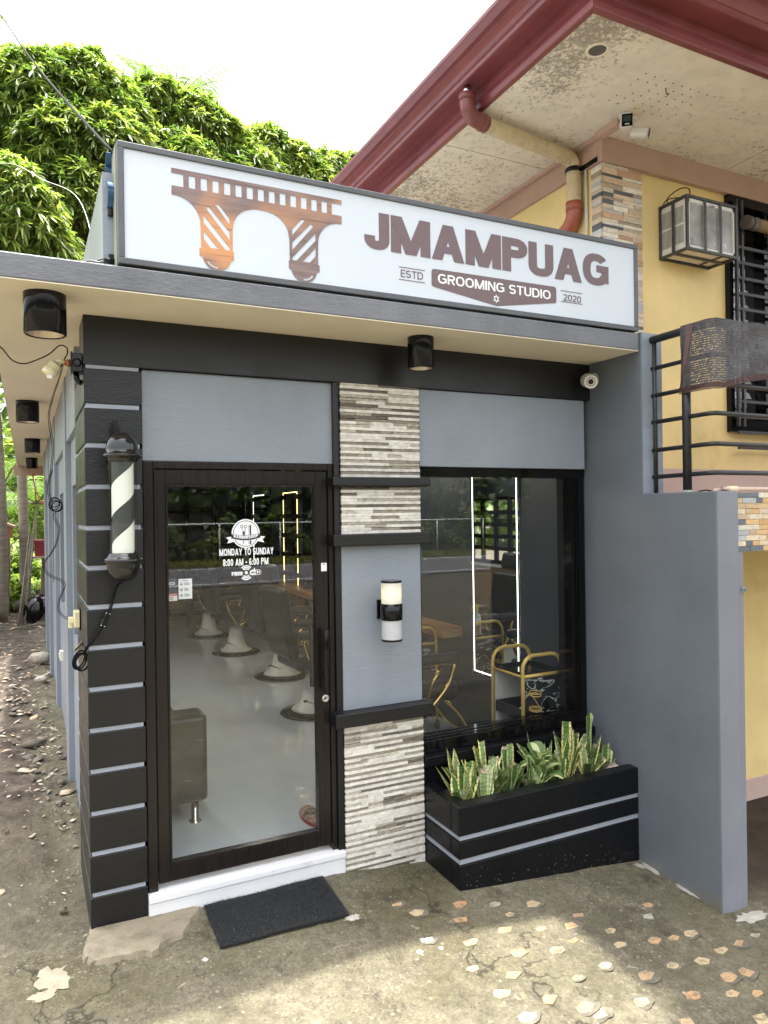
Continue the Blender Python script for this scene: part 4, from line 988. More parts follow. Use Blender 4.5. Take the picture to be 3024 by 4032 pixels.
mb = MB(); mb.lathe([(.068, 4.4875), (.066, 4.482), (.052, 4.482), (.050, 4.4865)], 2.951, -.349, 32, cap=False); dl = put('recessed_light', mb, M['soffit'], house)
put('lens', MB().lathe([(.0001, 4.4845), (.050, 4.4845)], 2.951, -.349, 32, cap=False), pmat('smoky_lens', (.10, .09, .08), .2, 0, .2, 20), dl)
put('ceiling_hook', MB().tube(smoothpath([(3.61, -.24, 4.49), (3.61, -.24, 4.465), (3.625, -.24, 4.452), (3.635, -.24, 4.465)], 5), .003, 6), M['blackmetal'], house)
put('cable_trunking', MB().box(3.575, 3.64, .14, .352, 4.445, 4.4875).box(3.598, 3.638, .352, 2, 4.46, 4.4875), M['pink'], house, bevel=.002)
# window with grille
win2 = put('grilled_window', MB().box(4.93, 4.975, .36, .5, 2.46, 4.31).box(8.15, 8.2, .36, .5, 2.46, 4.31).box(4.975, 8.15, .36, .5, 4.24, 4.31).box(4.975, 8.15, .36, .5, 2.46, 2.56).box(5.40, 5.44, .40, .5, 2.56, 4.24), M['blackmetal'], house)
mb = MB()
for x in (4.985, 5.045, 5.75, 6.45, 7.2): mb.box(x - .011, x + .011, .325, .347, 2.5, 4.27)
for k in range(14): z = 3.90 - .1205 * k; mb.box(4.98, 8.15, .327, .345, z - .011, z + .011)
M['grille'] = pmat('dusty_black_grille', (.05, .05, .052), .5, .2, .35, 12)
put('grille', mb, M['grille'], win2)
mb = MB(); mb.box(4.975, 8.15, .49, .495, 2.56, 4.24); put('glass_pane', mb, M['glass'], win2)
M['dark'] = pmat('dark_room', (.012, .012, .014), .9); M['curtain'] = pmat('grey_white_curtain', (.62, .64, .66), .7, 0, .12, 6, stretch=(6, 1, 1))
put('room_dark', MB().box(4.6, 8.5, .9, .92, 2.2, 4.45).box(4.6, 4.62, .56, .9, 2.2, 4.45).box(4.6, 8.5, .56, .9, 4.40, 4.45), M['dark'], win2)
mb = MB()
for k in range(9):      # slats of a half open blind behind the glass
    z = 3.72 - .1205 * k; x1 = 5.36 if k else 5.25
    mb.quad((5.06, .50, z), (x1, .50, z), (x1, .53, z + .055), (5.06, .53, z + .055))
put('blind_slat', mb, M['curtain'], win2)
bl = thing('rolled_blind', 'brown rolled blind tied under the top of the upstairs window', 'blind', (5.5, .29, 4.09))
M['bamboo'] = pmat('brown_bamboo', (.30, .19, .09), .6, 0, .4, 14, stretch=(.3, 3, 3), bump=.3, bs=40, dirt=(.09, .06, .04), dirt_at=(.55, .75), dirt_s=8)
M['greypvc'] = pmat('grey_pvc', (.12, .11, .10), .5, 0, .2, 9)
put('roll', MB().tube([(5.13, .28, 4.075), (8, .28, 4.06)], .046, 18), M['bamboo'], bl)
put('sleeve', MB().tube([(5.02, .28, 4.076), (5.14, .28, 4.0755)], .050, 18).tube([(5.02, .28, 4.076), (5.024, .28, 4.076)], .054, 18), M['greypvc'], bl)
put('tie_wire', MB().tube([(5.07, .28 + .052 * math.cos(a), 4.076 + .052 * math.sin(a)) for a in [.314 * k for k in range(20)]], .003, 6, closed=True), M['cable'], bl)
# window air conditioner in its cage
ac = thing('air_conditioner', 'white window air conditioner in a black steel cage high on the yellow wall', 'air conditioner', (4.48, .27, 3.7))
ax0, ax1, ay, az0, az1 = 4.222, 4.748, .14, 3.705, 4.098
put('casing', MB().box(ax0 + .012, ax1 - .012, ay + .02, Y0, az0 + .018, az1 - .02), M['whiteplastic'], ac, bevel=.006)
mb = MB(); b_ = .016; fx0, fx1, fz0, fz1 = ax0 + .022, ax1 - .022, az0 + .022, az1 - .022
mb.box(fx0, fx1, ay + .012, ay + .019, fz1 - b_ * 1.6, fz1); mb.box(fx0, fx1, ay + .012, ay + .019, fz0, fz0 + b_); mb.box(fx0, fx0 + b_, ay + .012, ay + .019, fz0, fz1); mb.box(fx1 - b_, fx1, ay + .012, ay + .019, fz0, fz1)
put('front_trim', mb, M['whiteplastic'], ac)
t_ = NT('condenser_fins'); v_ = t_.coord()
wv = t_.n('ShaderNodeTexWave'); wv.bands_direction = 'Z'; wv.inputs['Scale'].default_value = 42; wv.inputs['Distortion'].default_value = .5; t_.l(v_, wv.inputs['Vector'])
c_ = t_.mix(wv.outputs['Fac'], (.25, .245, .22), (.56, .55, .52)); c_ = t_.mix(t_.ramp(t_.noise(9, 7, .7, t_.coord((1, 1, .5))), [(.60, 0.), (.68, 1.)]), c_, (.72, .73, .73))
c_ = t_.mix(t_.ramp(t_.noise(5, 5, .6, v_), [(.35, .5), (.6, 0.)]), c_, (.07, .065, .06)); t_.bsdf(c_, .5, .2); M['fins'] = t_.m
put('condenser', MB().box(fx0 + .02, fx1 - .02, ay + .0195, ay + .0235, fz0 + .018, fz1 - .03), M['fins'], ac)
mb = MB()
for r0 in ((ay + .045, ay + .135), (ay + .155, Y0 - .02)):
    y_ = r0[0]
    while y_ < r0[1]:
        for z_ in ((3.77, 3.90), (3.915, 4.035)): mb.box(ax0 + .0105, ax0 + .0125, y_, y_ + .005, z_[0], z_[1])
        y_ += .011
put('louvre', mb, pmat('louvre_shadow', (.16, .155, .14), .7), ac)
mb = MB(); w = .019
for x in (ax0, ax1 - w):
    for y_ in (ay, Y0 - w): mb.box(x, x + w, y_, y_ + w, az0, az1)
for z in (az0, az1 - w):
    for y_ in (ay, Y0 - w): mb.box(ax0 + w, ax1 - w, y_, y_ + w, z, z + w)
    for x in (ax0, ax1 - w): mb.box(x, x + w, ay + w, Y0 - w, z, z + w)
for x in (4.395, 4.555): mb.box(x, x + .024, ay - .001, ay + .004, az0 + w, az1 - w)
mb.box(ax0 - .001, ax0 + .004, .255, .281, az0 + w, az1 - w); mb.box(ax0 + w, ax1 - w, .255, .281, az0 + .001, az0 + .010); mb.box(4.60, 4.615, ay + w, Y0 - w, az0 + .002, az0 + .009)
M['cage'] = pmat('cage_steel', (.055, .055, .057), .45, .2, .4, 14, dirt=(.12, .12, .115), dirt_at=(.55, .8), dirt_s=9)
put('cage', mb, M['cage'], ac, bevel=.002)
put('drip_tray', MB().box(ax0 + .05, ax1 - .05, ay + .05, .25, az0 + .012, az0 + .0165).box(ax0 + .05, ax1 - .06, .287, Y0 - .03, az0 + .012, az0 + .0165), M['soffit'], ac)
mb = MB()
for qd in stroke([(4.4875 + .031 * math.cos(k * .2618), 4.056 + .0095 * math.sin(k * .2618)) for k in range(24)], .003, True): mb.poly([(p[0], ay + .0112, p[1]) for p in qd])
word(mb, 'CARRIER', 4.4665, 4.5085, 4.0525, 4.0595, ay + .0115, .2, .1); M['navy'] = pmat('navy_print', (.03, .05, .12), .4); put('maker_badge', mb, M['navy'], ac)
put('wire_loop', MB().tube(smoothpath([(4.25, .34, 4.10), (4.25, .33, 4.15), (4.28, .25, 4.185), (4.31, .2, 4.17), (4.30, .18, 4.11)], 6), .004, 6).tube(smoothpath([(4.23, .39, 4.06), (4.225, .33, 4.12), (4.235, .25, 4.11), (4.24, .2, 4.09)], 6), .004, 6), M['cable'], ac)
# terrace railing
rl = thing('terrace_railing', 'black tubular steel railing along the terrace edge above the slate wall', 'railing', (3.26, -.6, 1.95))
M['rail'] = pmat('black_rail_paint', (.022, .023, .024), .38, .1, .4, 12, bump=.15, bs=60, dirt=(.16, .16, .15), dirt_at=(.76, .82), dirt_s=16)
def rp(z): return [(3.258, -.42, z), (3.258, -.79, z + .004), (3.262, -.825, z + .004), (3.275, -.84, z + .004), (3.30, -.842, z + .004), (9.5, -.842, z + .004)]
put('top_rail', MB().tube(rp(2.842), .022, 16), M['rail'], rl)
for z in (2.676, 2.519, 2.366, 2.204, 2.050): put('rail', MB().tube(rp(z), .0125, 12), M['rail'], rl)
put('post', MB().tube([(3.258, -.668, 1.945), (3.258, -.668, 2.835)], .0235, 16), M['rail'], rl)
put('post', MB().tube([(3.258, -.447, 1.95), (3.258, -.447, 2.835)], .0125, 12), M['rail'], rl)
for x in (4.6, 6.0, 7.4): put('post', MB().tube([(x, -.842, 1.945), (x, -.842, 2.835)], .0235, 16), M['rail'], rl)
put('weld_splash', MB().lathe([(.034, 1.950), (.030, 1.962), (.024, 1.967)], 3.258, -.668, 12), M['filler'], rl)
# shade net on the railing
nt = thing('shade_net', 'grey black shade netting tied over the terrace railing with brown straps', 'net', (3.3, -.85, 2.5))
t_ = NT('woven_shade_net'); v_ = t_.coord()
wz = t_.n('ShaderNodeTexWave'); wz.bands_direction = 'Z'; wz.inputs['Scale'].default_value = 26; wz.inputs['Distortion'].default_value = 2.2; wz.inputs['Detail'].default_value = 3; wz.inputs['Detail Scale'].default_value = 9; t_.l(v_, wz.inputs['Vector'])
nz = t_.noise(85, 3, .6, t_.coord((1, 1, 2)))
a_ = t_.ramp(t_.math('ADD', t_.math('MULTIPLY', wz.outputs['Fac'], .42), t_.math('MULTIPLY', nz, .8)), [(.36, 0.), (.46, 1.)])
pb_ = t_.n('ShaderNodeBsdfPrincipled'); t_.l(t_.mix(t_.noise(30, 3, .5, v_), (.022, .021, .022), (.12, .112, .116)), pb_.inputs['Base Color']); pb_.inputs['Roughness'].default_value = .55
tb_ = t_.n('ShaderNodeBsdfTransparent'); mx = t_.n('ShaderNodeMixShader'); t_.l(a_, mx.inputs[0]); t_.l(tb_.outputs[0], mx.inputs[1]); t_.l(pb_.outputs[0], mx.inputs[2]); t_.l(mx.outputs[0], t_.out.inputs[0]); M['net'] = t_.m
mb = MB(); mb.smooth = True
path = [(3.236, -.652)] + [(3.234, -.652 - .02 * k) for k in range(1, 8)] + [(3.236, -.82), (3.243, -.845), (3.258, -.862), (3.28, -.867)] + [(3.30 + .07 * k, -.868 - .004 * math.sin(k * 1.9)) for k in range(90)]
def nb(x): return 2.525 + min(.11, max(0, x - 3.24) * .19)
rows = 12; grid = []
for i, (x, y) in enumerate(path):
    col_ = []
    for j in range(rows + 1):
        f = j / rows; z = 2.868 + (nb(x) - 2.868) * f; push = .006 * math.sin(f * 9 + i * .9) * (1 if i > 12 else .4)
        col_.append((x - (push if i < 10 else 0), y - (push if i >= 10 else 0), z))
    grid.append([(x + .045 if i < 9 else x + .0, y + (.0 if i < 9 else .047), 2.866)] + col_)
for i in range(len(grid) - 1):
    for j in range(rows + 1): mb.quad(grid[i][j], grid[i + 1][j], grid[i + 1][j + 1], grid[i][j + 1])
put('netting', mb, M['net'], nt)
M['strap'] = pmat('brown_strap', (.10, .055, .05), .6, 0, .3, 30)
mb = MB()
for k in range(5):
    z = 2.522 - .0075 * (4 - k) + .006
    mb.tube([(3.230, -.645, z), (3.229, -.80, z), (3.24, -.858, z), (3.275, -.872, z)] + [(x, -.874, nb(x) - .0075 * (4 - k) + .004) for x in (3.5, 3.9, 4.4, 5.2, 7, 9)], .0032, 6)
put('hem_cord', mb, M['strap'], nt)
mb = MB()
for k in range(5): mb.tube([(3.262, -.705 - .009 * k, 2.868), (3.232, -.705 - .009 * k, 2.86), (3.231, -.672 - .004 * k, 2.65), (3.233, -.65 - .001 * k, 2.52)], .0036, 6)
put('tie_strap', mb, M['strap'], nt)
pp = thing('floor_pipe', 'pale pink water pipe lying along the terrace edge', 'pipe', (3.5, -.85, 1.97))
M['pinkpipe'] = pmat('pale_pink_pipe', (.62, .46, .38), .5, 0, .1, 9)
put('pipe', MB().tube(smoothpath([(3.31, -.79, 1.958), (3.335, -.83, 1.966), (3.37, -.845, 1.968), (3.5, -.85, 1.968), (5.5, -.85, 1.968)], 5), .0115, 12), M['pinkpipe'], pp)
put('coupling', MB().tube([(3.352, -.845, 1.968), (3.357, -.845, 1.968), (3.42, -.848, 1.968), (3.425, -.848, 1.968)], [.013, .0165, .0165, .013], 14), M['creamplastic'], pp)
put('wire_end', MB().tube(smoothpath([(3.25, -.74, 1.957), (3.28, -.77, 1.964), (3.30, -.79, 1.959), (3.315, -.80, 1.968)], 5), .004, 6), M['cable'], pp)
# downpipe
dp = thing('downpipe', 'cream painted downpipe with maroon elbow running under the soffit and down the yellow wall', 'downpipe', (3.2, .6, 4.4))
M['elbow'] = pmat('maroon_pvc', (.20, .06, .055), .4, 0, .15, 9, dirt=(.34, .18, .15), dirt_at=(.65, .85), dirt_s=12)
M['rustpvc'] = pmat('red_brown_pvc', (.36, .10, .05), .35, 0, .12, 9); M['orange'] = pmat('orange_pvc', (.55, .20, .05), .35, 0, .1, 9)
M['peelpipe'] = pmat('peeling_cream_pipe', (.62, .50, .30), .6, 0, .15, 14, bump=.7, bs=28, bdist=.012, dirt=(.26, .19, .11), dirt_at=(.57, .68), dirt_s=14)
put('elbow', MB().tube(smoothpath([(2.585, .445, 4.555), (2.587, .445, 4.50), (2.60, .447, 4.455), (2.64, .455, 4.425), (2.70, .468, 4.42), (2.745, .477, 4.42)], 6), .050, 22).tube([(2.585, .445, 4.558), (2.585, .445, 4.515)], .0545, 22).tube([(2.705, .47, 4.42), (2.748, .478, 4.42)], .0545, 22), M['elbow'], dp)
put('outlet_spout', MB().tube([(2.585, .445, 4.613), (2.585, .445, 4.55)], .026, 16), M['chrome'], dp)
ph = []
q_ = random.Random(6)
for k in range(41): f = k / 40; ph.append((2.74 + .80 * f, .478 + .125 * f, 4.42))
put('pipe', MB().tube(ph, [.0505 + q_.uniform(-.003, .003) for _ in ph], 22), M['peelpipe'], dp)
put('pipe', MB().tube(smoothpath([(3.53, .602, 4.42), (3.575, .608, 4.41), (3.603, .61, 4.37), (3.606, .612, 4.30), (3.606, .612, 4.07)], 6), .053, 22), M['peelpipe'], dp)
put('elbow', MB().tube(smoothpath([(3.606, .612, 4.09), (3.606, .612, 4.03), (3.604, .63, 3.97), (3.600, .69, 3.92), (3.598, .78, 3.90)], 6), .055, 22).tube([(3.606, .612, 4.105), (3.606, .612, 4.04)], .059, 22), M['rustpvc'], dp)
put('coupling', MB().tube([(3.598, .78, 3.90), (3.597, .86, 3.885)], .056, 22), M['orange'], dp)
put('coupling', MB().tube([(3.597, .86, 3.885), (3.596, 1.6, 3.78)], .057, 22), M['cable'], dp)
mb = MB(); mb.tube([(3.606 + .056 * math.cos(a), .612 + .056 * math.sin(a), 4.335) for a in [.2618 * k for k in range(24)]], .006, 6, closed=True); mb.lathe([(.0565, 4.318), (.0585, 4.318), (.0585, 4.352), (.0565, 4.352)], 3.606, .612, 28, cap=False)
put('clamp', mb, M['blackmetal'], dp); put('clamp_arm', MB().box(3.63, 3.637, .40, .57, 4.318, 4.352), M['blackmetal'], dp); put('wall_strap', MB().box(3.66, 3.668, .70, .73, 3.96, 4.14), M['blackmetal'], dp)
cd = put('conduit', MB().tube([(3.653, .535, 4.487), (3.653, .535, 1.95)], .0115, 12), M['whiteplastic'], None, loc=(3.653, .535, 1.95)); tag(cd, 'thin white electrical conduit beside the cream downpipe', 'conduit')
# twin cameras on the soffit
def sqcam(label, c, d, k):
    t = thing('security_camera', label, 'camera', c); c = Vector(c); d = Vector(d).normalized(); a = d.cross(Vector((0, 0, 1))).normalized(); b_ = a.cross(d)
    Mx = Matrix((( a.x, d.x, b_.x, c.x), (a.y, d.y, b_.y, c.y), (a.z, d.z, b_.z, c.z), (0, 0, 0, 1)))
    put('camera_body', MB().box(-.038 * k, .038 * k, -.09 * k, .055, -.041 * k, .041 * k, Mx), M['whiteplastic'], t, bevel=.024 * k, seg=5)
    put('front_plate', MB().box(-.034 * k, .034 * k, .0552, .060, -.037 * k, .037 * k, Mx), M['blackmetal'], t, bevel=.016, seg=3)
    put('window', MB().box(-.024 * k, .024 * k, .0605, .0615, -.011 * k, .025 * k, Mx), pmat('camera_window', (.03, .045, .04), .1), t)
    put('led_bar', MB().box(-.014, .014, .0605, .0615, -.028, -.020, Mx), M['steel'], t)
    put('bracket', MB().tube([c - d * .06 + b_ * .04, c - d * .06 + Vector((0, 0, .07)) + b_ * .0], .014, 10).lathe([(.045, 4.487), (.045, 4.475), (.02, 4.472)], c.x - d.x * .06, c.y - d.y * .06, 24), M['whiteplastic'], t)
sqcam('white soffit camera with dark square face turned to the street, above the pilaster', (3.565, .05, 4.41), (-.62, -.75, -.25), 1)
sqcam('white soffit camera pointing to the right along the yellow wall', (3.715, .075, 4.385), (.66, -.70, -.22), .72)
# ------------------------------------------------------------------ inside the barbershop
FZ = .112
def chair(label, x, y, rot=0, first=None):
    """hydraulic barber chair facing local +x"""
    if first is not None: return dup(first, (x, y, FZ), rot, label)
    t = thing('barber_chair', label, 'barber chair', (x, y, FZ), 'black barber chairs with gold frames'); z = FZ
    put('floor_plate', MB().lathe([(.30, z + .001), (.305, z + .006), (.29, z + .016), (.235, z + .03), (.0001, z + .034)], x, y, 48), pmat('black_chrome', (.06, .05, .04), .1, .8, .2, 8), t)
    put('pedestal', MB().lathe([(.205, z + .034), (.19, z + .05), (.15, z + .075), (.115, z + .12), (.095, z + .20), (.082, z + .29), (.075, z + .335), (.0001, z + .337)], x, y, 36), M['whiteplastic'], t)
    put('pump_lever', MB().tube(smoothpath([(x - .02, y - .10, z + .10), (x - .10, y - .20, z + .13), (x - .20, y - .30, z + .185), (x - .24, y - .34, z + .20)], 5), [.008] * 10 + [.011] * 6, 8), M['chrome'], t)
    put('piston', MB().tube([(x, y, z + .33), (x, y, z + .47)], .028, 16), M['chrome'], t)
    put('seat', MB().box(x - .26, x + .26, y - .25, y + .25, z + .42, z + .56), M['leather'], t, bevel=.045, seg=4)
    bx = MB(); bx.box(-.05, .05, -.25, .25, 0, .62, Matrix.Translation((x - .27, y, z + .52)) @ Matrix.Rotation(R(-10), 4, 'Y')); put('backrest', bx, M['leather'], t, bevel=.045, seg=4)
    bx = MB(); bx.box(-.04, .04, -.14, .14, 0, .17, Matrix.Translation((x - .385, y, z + 1.16)) @ Matrix.Rotation(R(-10), 4, 'Y')); put('headrest', bx, M['leather'], t, bevel=.035, seg=4)
    for s in (-1, 1):
        yy = y + s * .29
        put('armrest', MB().box(x - .28, x + .24, yy - .045, yy + .045, z + .70, z + .775), M['leather'], t, bevel=.034, seg=4)
        mb = MB(); mb.tube(smoothpath([(x + .20, yy, z + .70), (x + .15, yy, z + .56), (x + .04, yy, z + .44), (x - .05, yy, z + .38)], 6), .012, 8); mb.tube(smoothpath([(x - .22, yy, z + .70), (x - .18, yy, z + .56), (x - .11, yy, z + .44), (x - .05, yy, z + .38)], 6), .012, 8)
        mb.tube([(x - .05, yy, z + .38), (x + .02, yy, z + .58), (x + .10, yy, z + .69)], .008, 8); mb.tube([(x - .22, yy, z + .698), (x + .2, yy, z + .698)], .008, 8)
        put('arm_frame', mb, M['goldchrome'], t)
        put('footrest_bar', MB().tube(smoothpath([(x + .18, y + s * .18, z + .42), (x + .30, y + s * .18, z + .30), (x + .42, y + s * .17, z + .14), (x + .56, y + s * .16, z + .09), (x + .66, y + s * .16, z + .10)], 6), .013, 8), M['goldchrome'], t)
    put('foot_plate', MB().box(x + .52, x + .72, y - .20, y + .20, z + .10, z + .125), M['leather'], t, bevel=.008)
    return t
ch0 = chair('black barber chair beside the gold trolley inside the window', 2.47, 1.12)
chair('nearest barber chair seen through the glass door, cut by the right stile', 2.262, 2.53, .06, ch0)
chair('second barber chair seen through the glass door, near its handle', 2.462, 4.03, -.04, ch0)
chair('third barber chair seen through the glass door, below the middle of the pane', 2.367, 5.60, .08, ch0)
chair('farthest barber chair, deep in the shop behind the door glass', 2.342, 7.05, 0, ch0)
# LED mirrors on the right wall
M['led'] = emat('led_strip', (.95, 1., .86), .9); M['ledwarm'] = emat('led_strip_warm', (1., .70, .26), 1.2)
def mirror(label, y0, y1, led):
    z0, z1, x = .60, 2.17, 3.125; t = thing('led_mirror', label, 'mirror', (x, (y0 + y1) / 2, z0), 'tall LED edged mirrors on the right wall')
    put('mirror_glass', MB().box(x, 3.1385, y0, y1, z0, z1), M['mirror'], t, bevel=.001)
    mb = MB(); i, w = .022, .0085
    for a, b, c, d in ((y0 + i, y1 - i, z0 + i, z0 + i + w), (y0 + i, y1 - i, z1 - i - w, z1 - i), (y0 + i, y0 + i + w, z0 + i + w, z1 - i - w), (y1 - i - w, y1 - i, z0 + i + w, z1 - i - w)): mb.box(x - .0015, x - .0003, a, b, c, d)
    put('led_strip', mb, led, t)
mirror('LED edged mirror nearest the shop window, behind the gold trolley', .68, 1.30, M['led'])
mirror('LED edged mirror with pale edge behind the second chair', 2.25, 2.88, M['ledwarm'])
mirror('LED edged mirror with yellow edge, middle of the row', 3.80, 4.42, M['ledwarm'])
mirror('LED edged mirror second from the back of the shop', 5.34, 5.95, M['ledwarm'])
mirror('LED edged mirror farthest back in the shop', 6.75, 7.40, M['led'])
# counter shelf of wood along the right wall and black slats between the mirrors
M['wood'] = pmat('brown_wood', (.26, .14, .065), .35, 0, .4, 7, stretch=(1, .25, 4), bump=.1, bs=40)
cs = put('wooden_shelf', MB().box(2.95, 3.1385, 1.45, 8.1, .86, .94), M['wood'], None, bevel=.004, loc=(3.05, 4.5, .86)); tag(cs, 'long brown wooden shelf under the mirrors on the right wall', 'shelf')
sl = thing('slat_screen', 'black slatted screen with brown planks across the back of the shop', 'screen', (2.4, 8.1, FZ)); mb = MB(); pl_ = MB()
for x in (1.80, 2.22, 2.65, 3.08): mb.box(x, x + .055, 7.98, 8.06, FZ, 2.55)
for k in range(9): mb.box(1.8, 3.138, 7.99, 8.05, .30 + .27 * k, .37 + .27 * k)
for k in range(3): pl_.box(1.82, 3.138, 8.12, 8.16, FZ + .27 * k, FZ + .25 + .27 * k)
put('slats', mb, M['blackmetal'], sl); put('planks', pl_, M['wood'], sl)
wp = thing('wall_planks', 'black bars with brown wooden planks along the lower right wall of the shop', 'panelling', (3.1, 5.5, FZ)); mb = MB(); pk = MB()
for a in (3.2, 4.9, 6.5, 7.6): mb.box(3.06, 3.138, a, a + .09, FZ, 2.4)
for k in range(9): mb.box(3.075, 3.1, 3.2, 8.1, .30 + .25 * k, .36 + .25 * k)
for k in range(3): pk.box(3.102, 3.134, 3.21, 8.1, .13 + .25 * k, .355 + .25 * k)
put('bars', mb, M['blackmetal'], wp); put('planks', pk, M['wood'], wp)
# gold trolley
def trolley(label, x, y, first=None, rot=0):
    if first is not None: return dup(first, (x, y, FZ), rot, label)
    t = thing('trolley', label, 'trolley', (x, y, FZ), 'gold framed trolleys with marble sides'); z = FZ; w, d = .155, .165
    for s in (-1, 1):
        yy = y + s * d; mb = MB()
        mb.tube([(x - w, yy, z + .07), (x - w, yy, z + .74)] + [(x - w + .085 - .085 * math.cos(a), yy, z + .74 + .085 * math.sin(a)) for a in (.4, .8, 1.2, 1.57)] + [(x + w - .085 + .085 * math.sin(a), yy, z + .74 + .085 * math.cos(a)) for a in (0, .4, .8, 1.2, 1.57)] + [(x + w, yy, z + .07)], .0125, 12)
        mb.tube([(x - w, yy, z + .695), (x + w, yy, z + .695)], .0115, 10); put('hoop', mb, M['gold'], t)
    mb = MB()
    for s in (-1, 1): mb.tube([(x + s * w, y - d, z + .695), (x + s * w, y + d, z + .695)], .009, 8)
    put('side_rail', mb, M['gold'], t)
    put('marble_panel', MB().box(x - w + .014, x + w - .014, y - d - .004, y - d + .004, z + .10, z + .68), M['marble'], t)
    put('back_panel', MB().box(x - w + .014, x + w - .014, y + d - .004, y + d + .004, z + .10, z + .68), M['whiteplastic'], t)
    for zz in (.705, .42, .14):
        mb = MB(); mb.box(x - w + .012, x + w - .012, y - d + .012, y + d - .012, z + zz - .012, z + zz - .006)
        for a in ((x - w + .012, x - w + .017, y - d + .012, y + d - .012), (x + w - .017, x + w - .012, y - d + .012, y + d - .012), (x - w + .017, x + w - .017, y - d + .012, y - d + .017), (x - w + .017, x + w - .017, y + d - .017, y + d - .012)): mb.box(*a, z + zz - .006, z + zz + (.012 if zz > .6 else .06))
        put('tray', mb, M['blackmetal'], t)
    hold = MB()
    for zz, rr in ((.60, .036), (.585, .034), (.50, .036), (.49, .036)): hold.tube([(x - w + .062 + rr * 1.1 * math.cos(a), y - d - .045 + rr * math.sin(a), z + zz + .004 * math.sin(a)) for a in [.3142 * k for k in range(20)]], .003, 6, closed=True)
    hold.tube([(x - w + .005, y - d - .012, z + .56), (x - w + .022, y - d - .04, z + .60)], .003, 6); hold.tube([(x - w + .028, y - d - .045, z + .598), (x - w + .095, y - d - .05, z + .50)], .003, 6)
    put('dryer_holder', hold, M['gold'], t)
    for sx in (-1, 1):
        for sy in (-1, 1): put('caster', MB().tube([(x + sx * w - .008, y + sy * d, z + .03), (x + sx * w + .008, y + sy * d, z + .03)], .03, 14).box(x + sx * w - .011, x + sx * w + .011, y + sy * d - .01, y + sy * d + .01, z + .03, z + .072), M['blackmetal'], t)
    return t
t_ = NT('black_marble'); v_ = t_.coord((1, 1, 1), (0, R(28), 0))
n_ = t_.noise(3.0, 6, .55, t_.coord((1, 1, 2.4), (0, R(-24), 0)), 1.6)
t_.bsdf(t_.mix(t_.ramp(n_, [(.484, 0.), (.5, 1.), (.513, 0.)]), (.010, .010, .013), (.66, .68, .70)), .25, coat=.2); M['marble'] = t_.m
tr0 = trolley('gold framed trolley with black marble panel standing right behind the window glass', 2.972, .415)
trolley('second gold trolley, partly hidden by the pillar, carrying the spray bottle', 2.80, 1.74, tr0)
M['bottle'] = glass_mat('bottle_plastic', 1.4, (.8, .82, .8), .1)
sb = thing('spray_bottle', 'clear spray bottle with yellow trigger on the far trolley', 'bottle', (2.80, 1.70, .82)); x, y, z = 2.835, 1.68, FZ + .705
M['yelplas'] = pmat('yellow_plastic', (.72, .58, .04), .35)
M['milky'] = pmat('milky_plastic', (.58, .60, .57), .35)
put('bottle_body', MB().lathe([(.038, z), (.040, z + .01), (.040, z + .055), (.036, z + .065), (.036, z + .10), (.040, z + .11), (.040, z + .15), (.030, z + .175), (.016, z + .185), (.016, z + .195)], x, y, 24), M['milky'], sb)
put('trigger_head', MB().lathe([(.019, z + .195), (.019, z + .225), (.010, z + .232)], x, y, 16).box(x - .022, x + .045, y - .014, y + .014, z + .228, z + .255).box(x + .030, x + .04, y - .008, y + .008, z + .19, z + .228), M['yelplas'], sb, bevel=.004)
put('label', MB().lathe([(.0405, z + .10), (.0408, z + .148)], x, y, 24, cap=False), M['vinylwhite'], sb)
tr_ = thing('tape_roll', 'white paper roll in the middle tray of the near trolley', 'roll', (2.94, .30, .53)); put('roll', MB().lathe([(.012, .537), (.03, .537), (.03, .585), (.012, .585), (.012, .537)], 2.875, .32, 24, cap=False), M['vinylwhite'], tr_)
jar = thing('plastic_bag', 'blue and clear plastic packet in the lowest tray of the near trolley', 'packet', (2.88, .33, .27)); q = random.Random(3); mb = MB()
mb.lathe([(.0001, .255), (.035, .26), (.042, .285), (.034, .31), (.0001, .318)], 2.90, .34, 12, cap=False); mb.v = [(a + q.uniform(-.006, .006), b + q.uniform(-.006, .006), c + q.uniform(-.004, .004)) for a, b, c in mb.v]; put('wrapper', mb, M['milky'], jar)
put('blue_print', MB().lathe([(.0425, .275), (.0445, .287), (.0425, .298)], 2.90, .34, 14, cap=False), pmat('blue_print', (.03, .2, .42), .4), jar)
# sofa at the door, slippers, posters
sf_ = thing('sofa', 'dark olive leatherette sofa end with a chrome leg just inside the door', 'sofa', (.66, 1.1, FZ))
M['olive'] = pmat('dark_leatherette', (.016, .015, .013), .3, 0, .25, 7, bump=.2, bs=90)
put('armrest', MB().box(.46, .912, .66, .86, FZ + .125, FZ + .62), M['olive'], sf_, bevel=.03, seg=3)
put('seat', MB().box(.46, .90, .86, 2.3, FZ + .125, FZ + .42), M['olive'], sf_, bevel=.03, seg=3)
put('backrest', MB().box(.44, .58, .86, 2.3, FZ + .42, FZ + .85), M['olive'], sf_, bevel=.03, seg=3)
for x, y in ((.845, .715), (.845, 2.2), (.52, 2.2)): put('leg', MB().lathe([(.036, FZ + .001), (.036, FZ + .006), (.021, FZ + .010), (.021, FZ + .126)], x, y, 24), M['chrome'], sf_)
sp = thing('slipper', 'red flowered slipper lying inside the door near the right stile', 'slipper', (1.42, .36, FZ))
t_ = NT('flower_print'); t_.bsdf(t_.mix(t_.ramp(t_.noise(60, 3, .6), [(.45, 0.), (.55, 1.)]), (.42, .24, .20), (.16, .10, .07)), .6); M['flower'] = t_.m
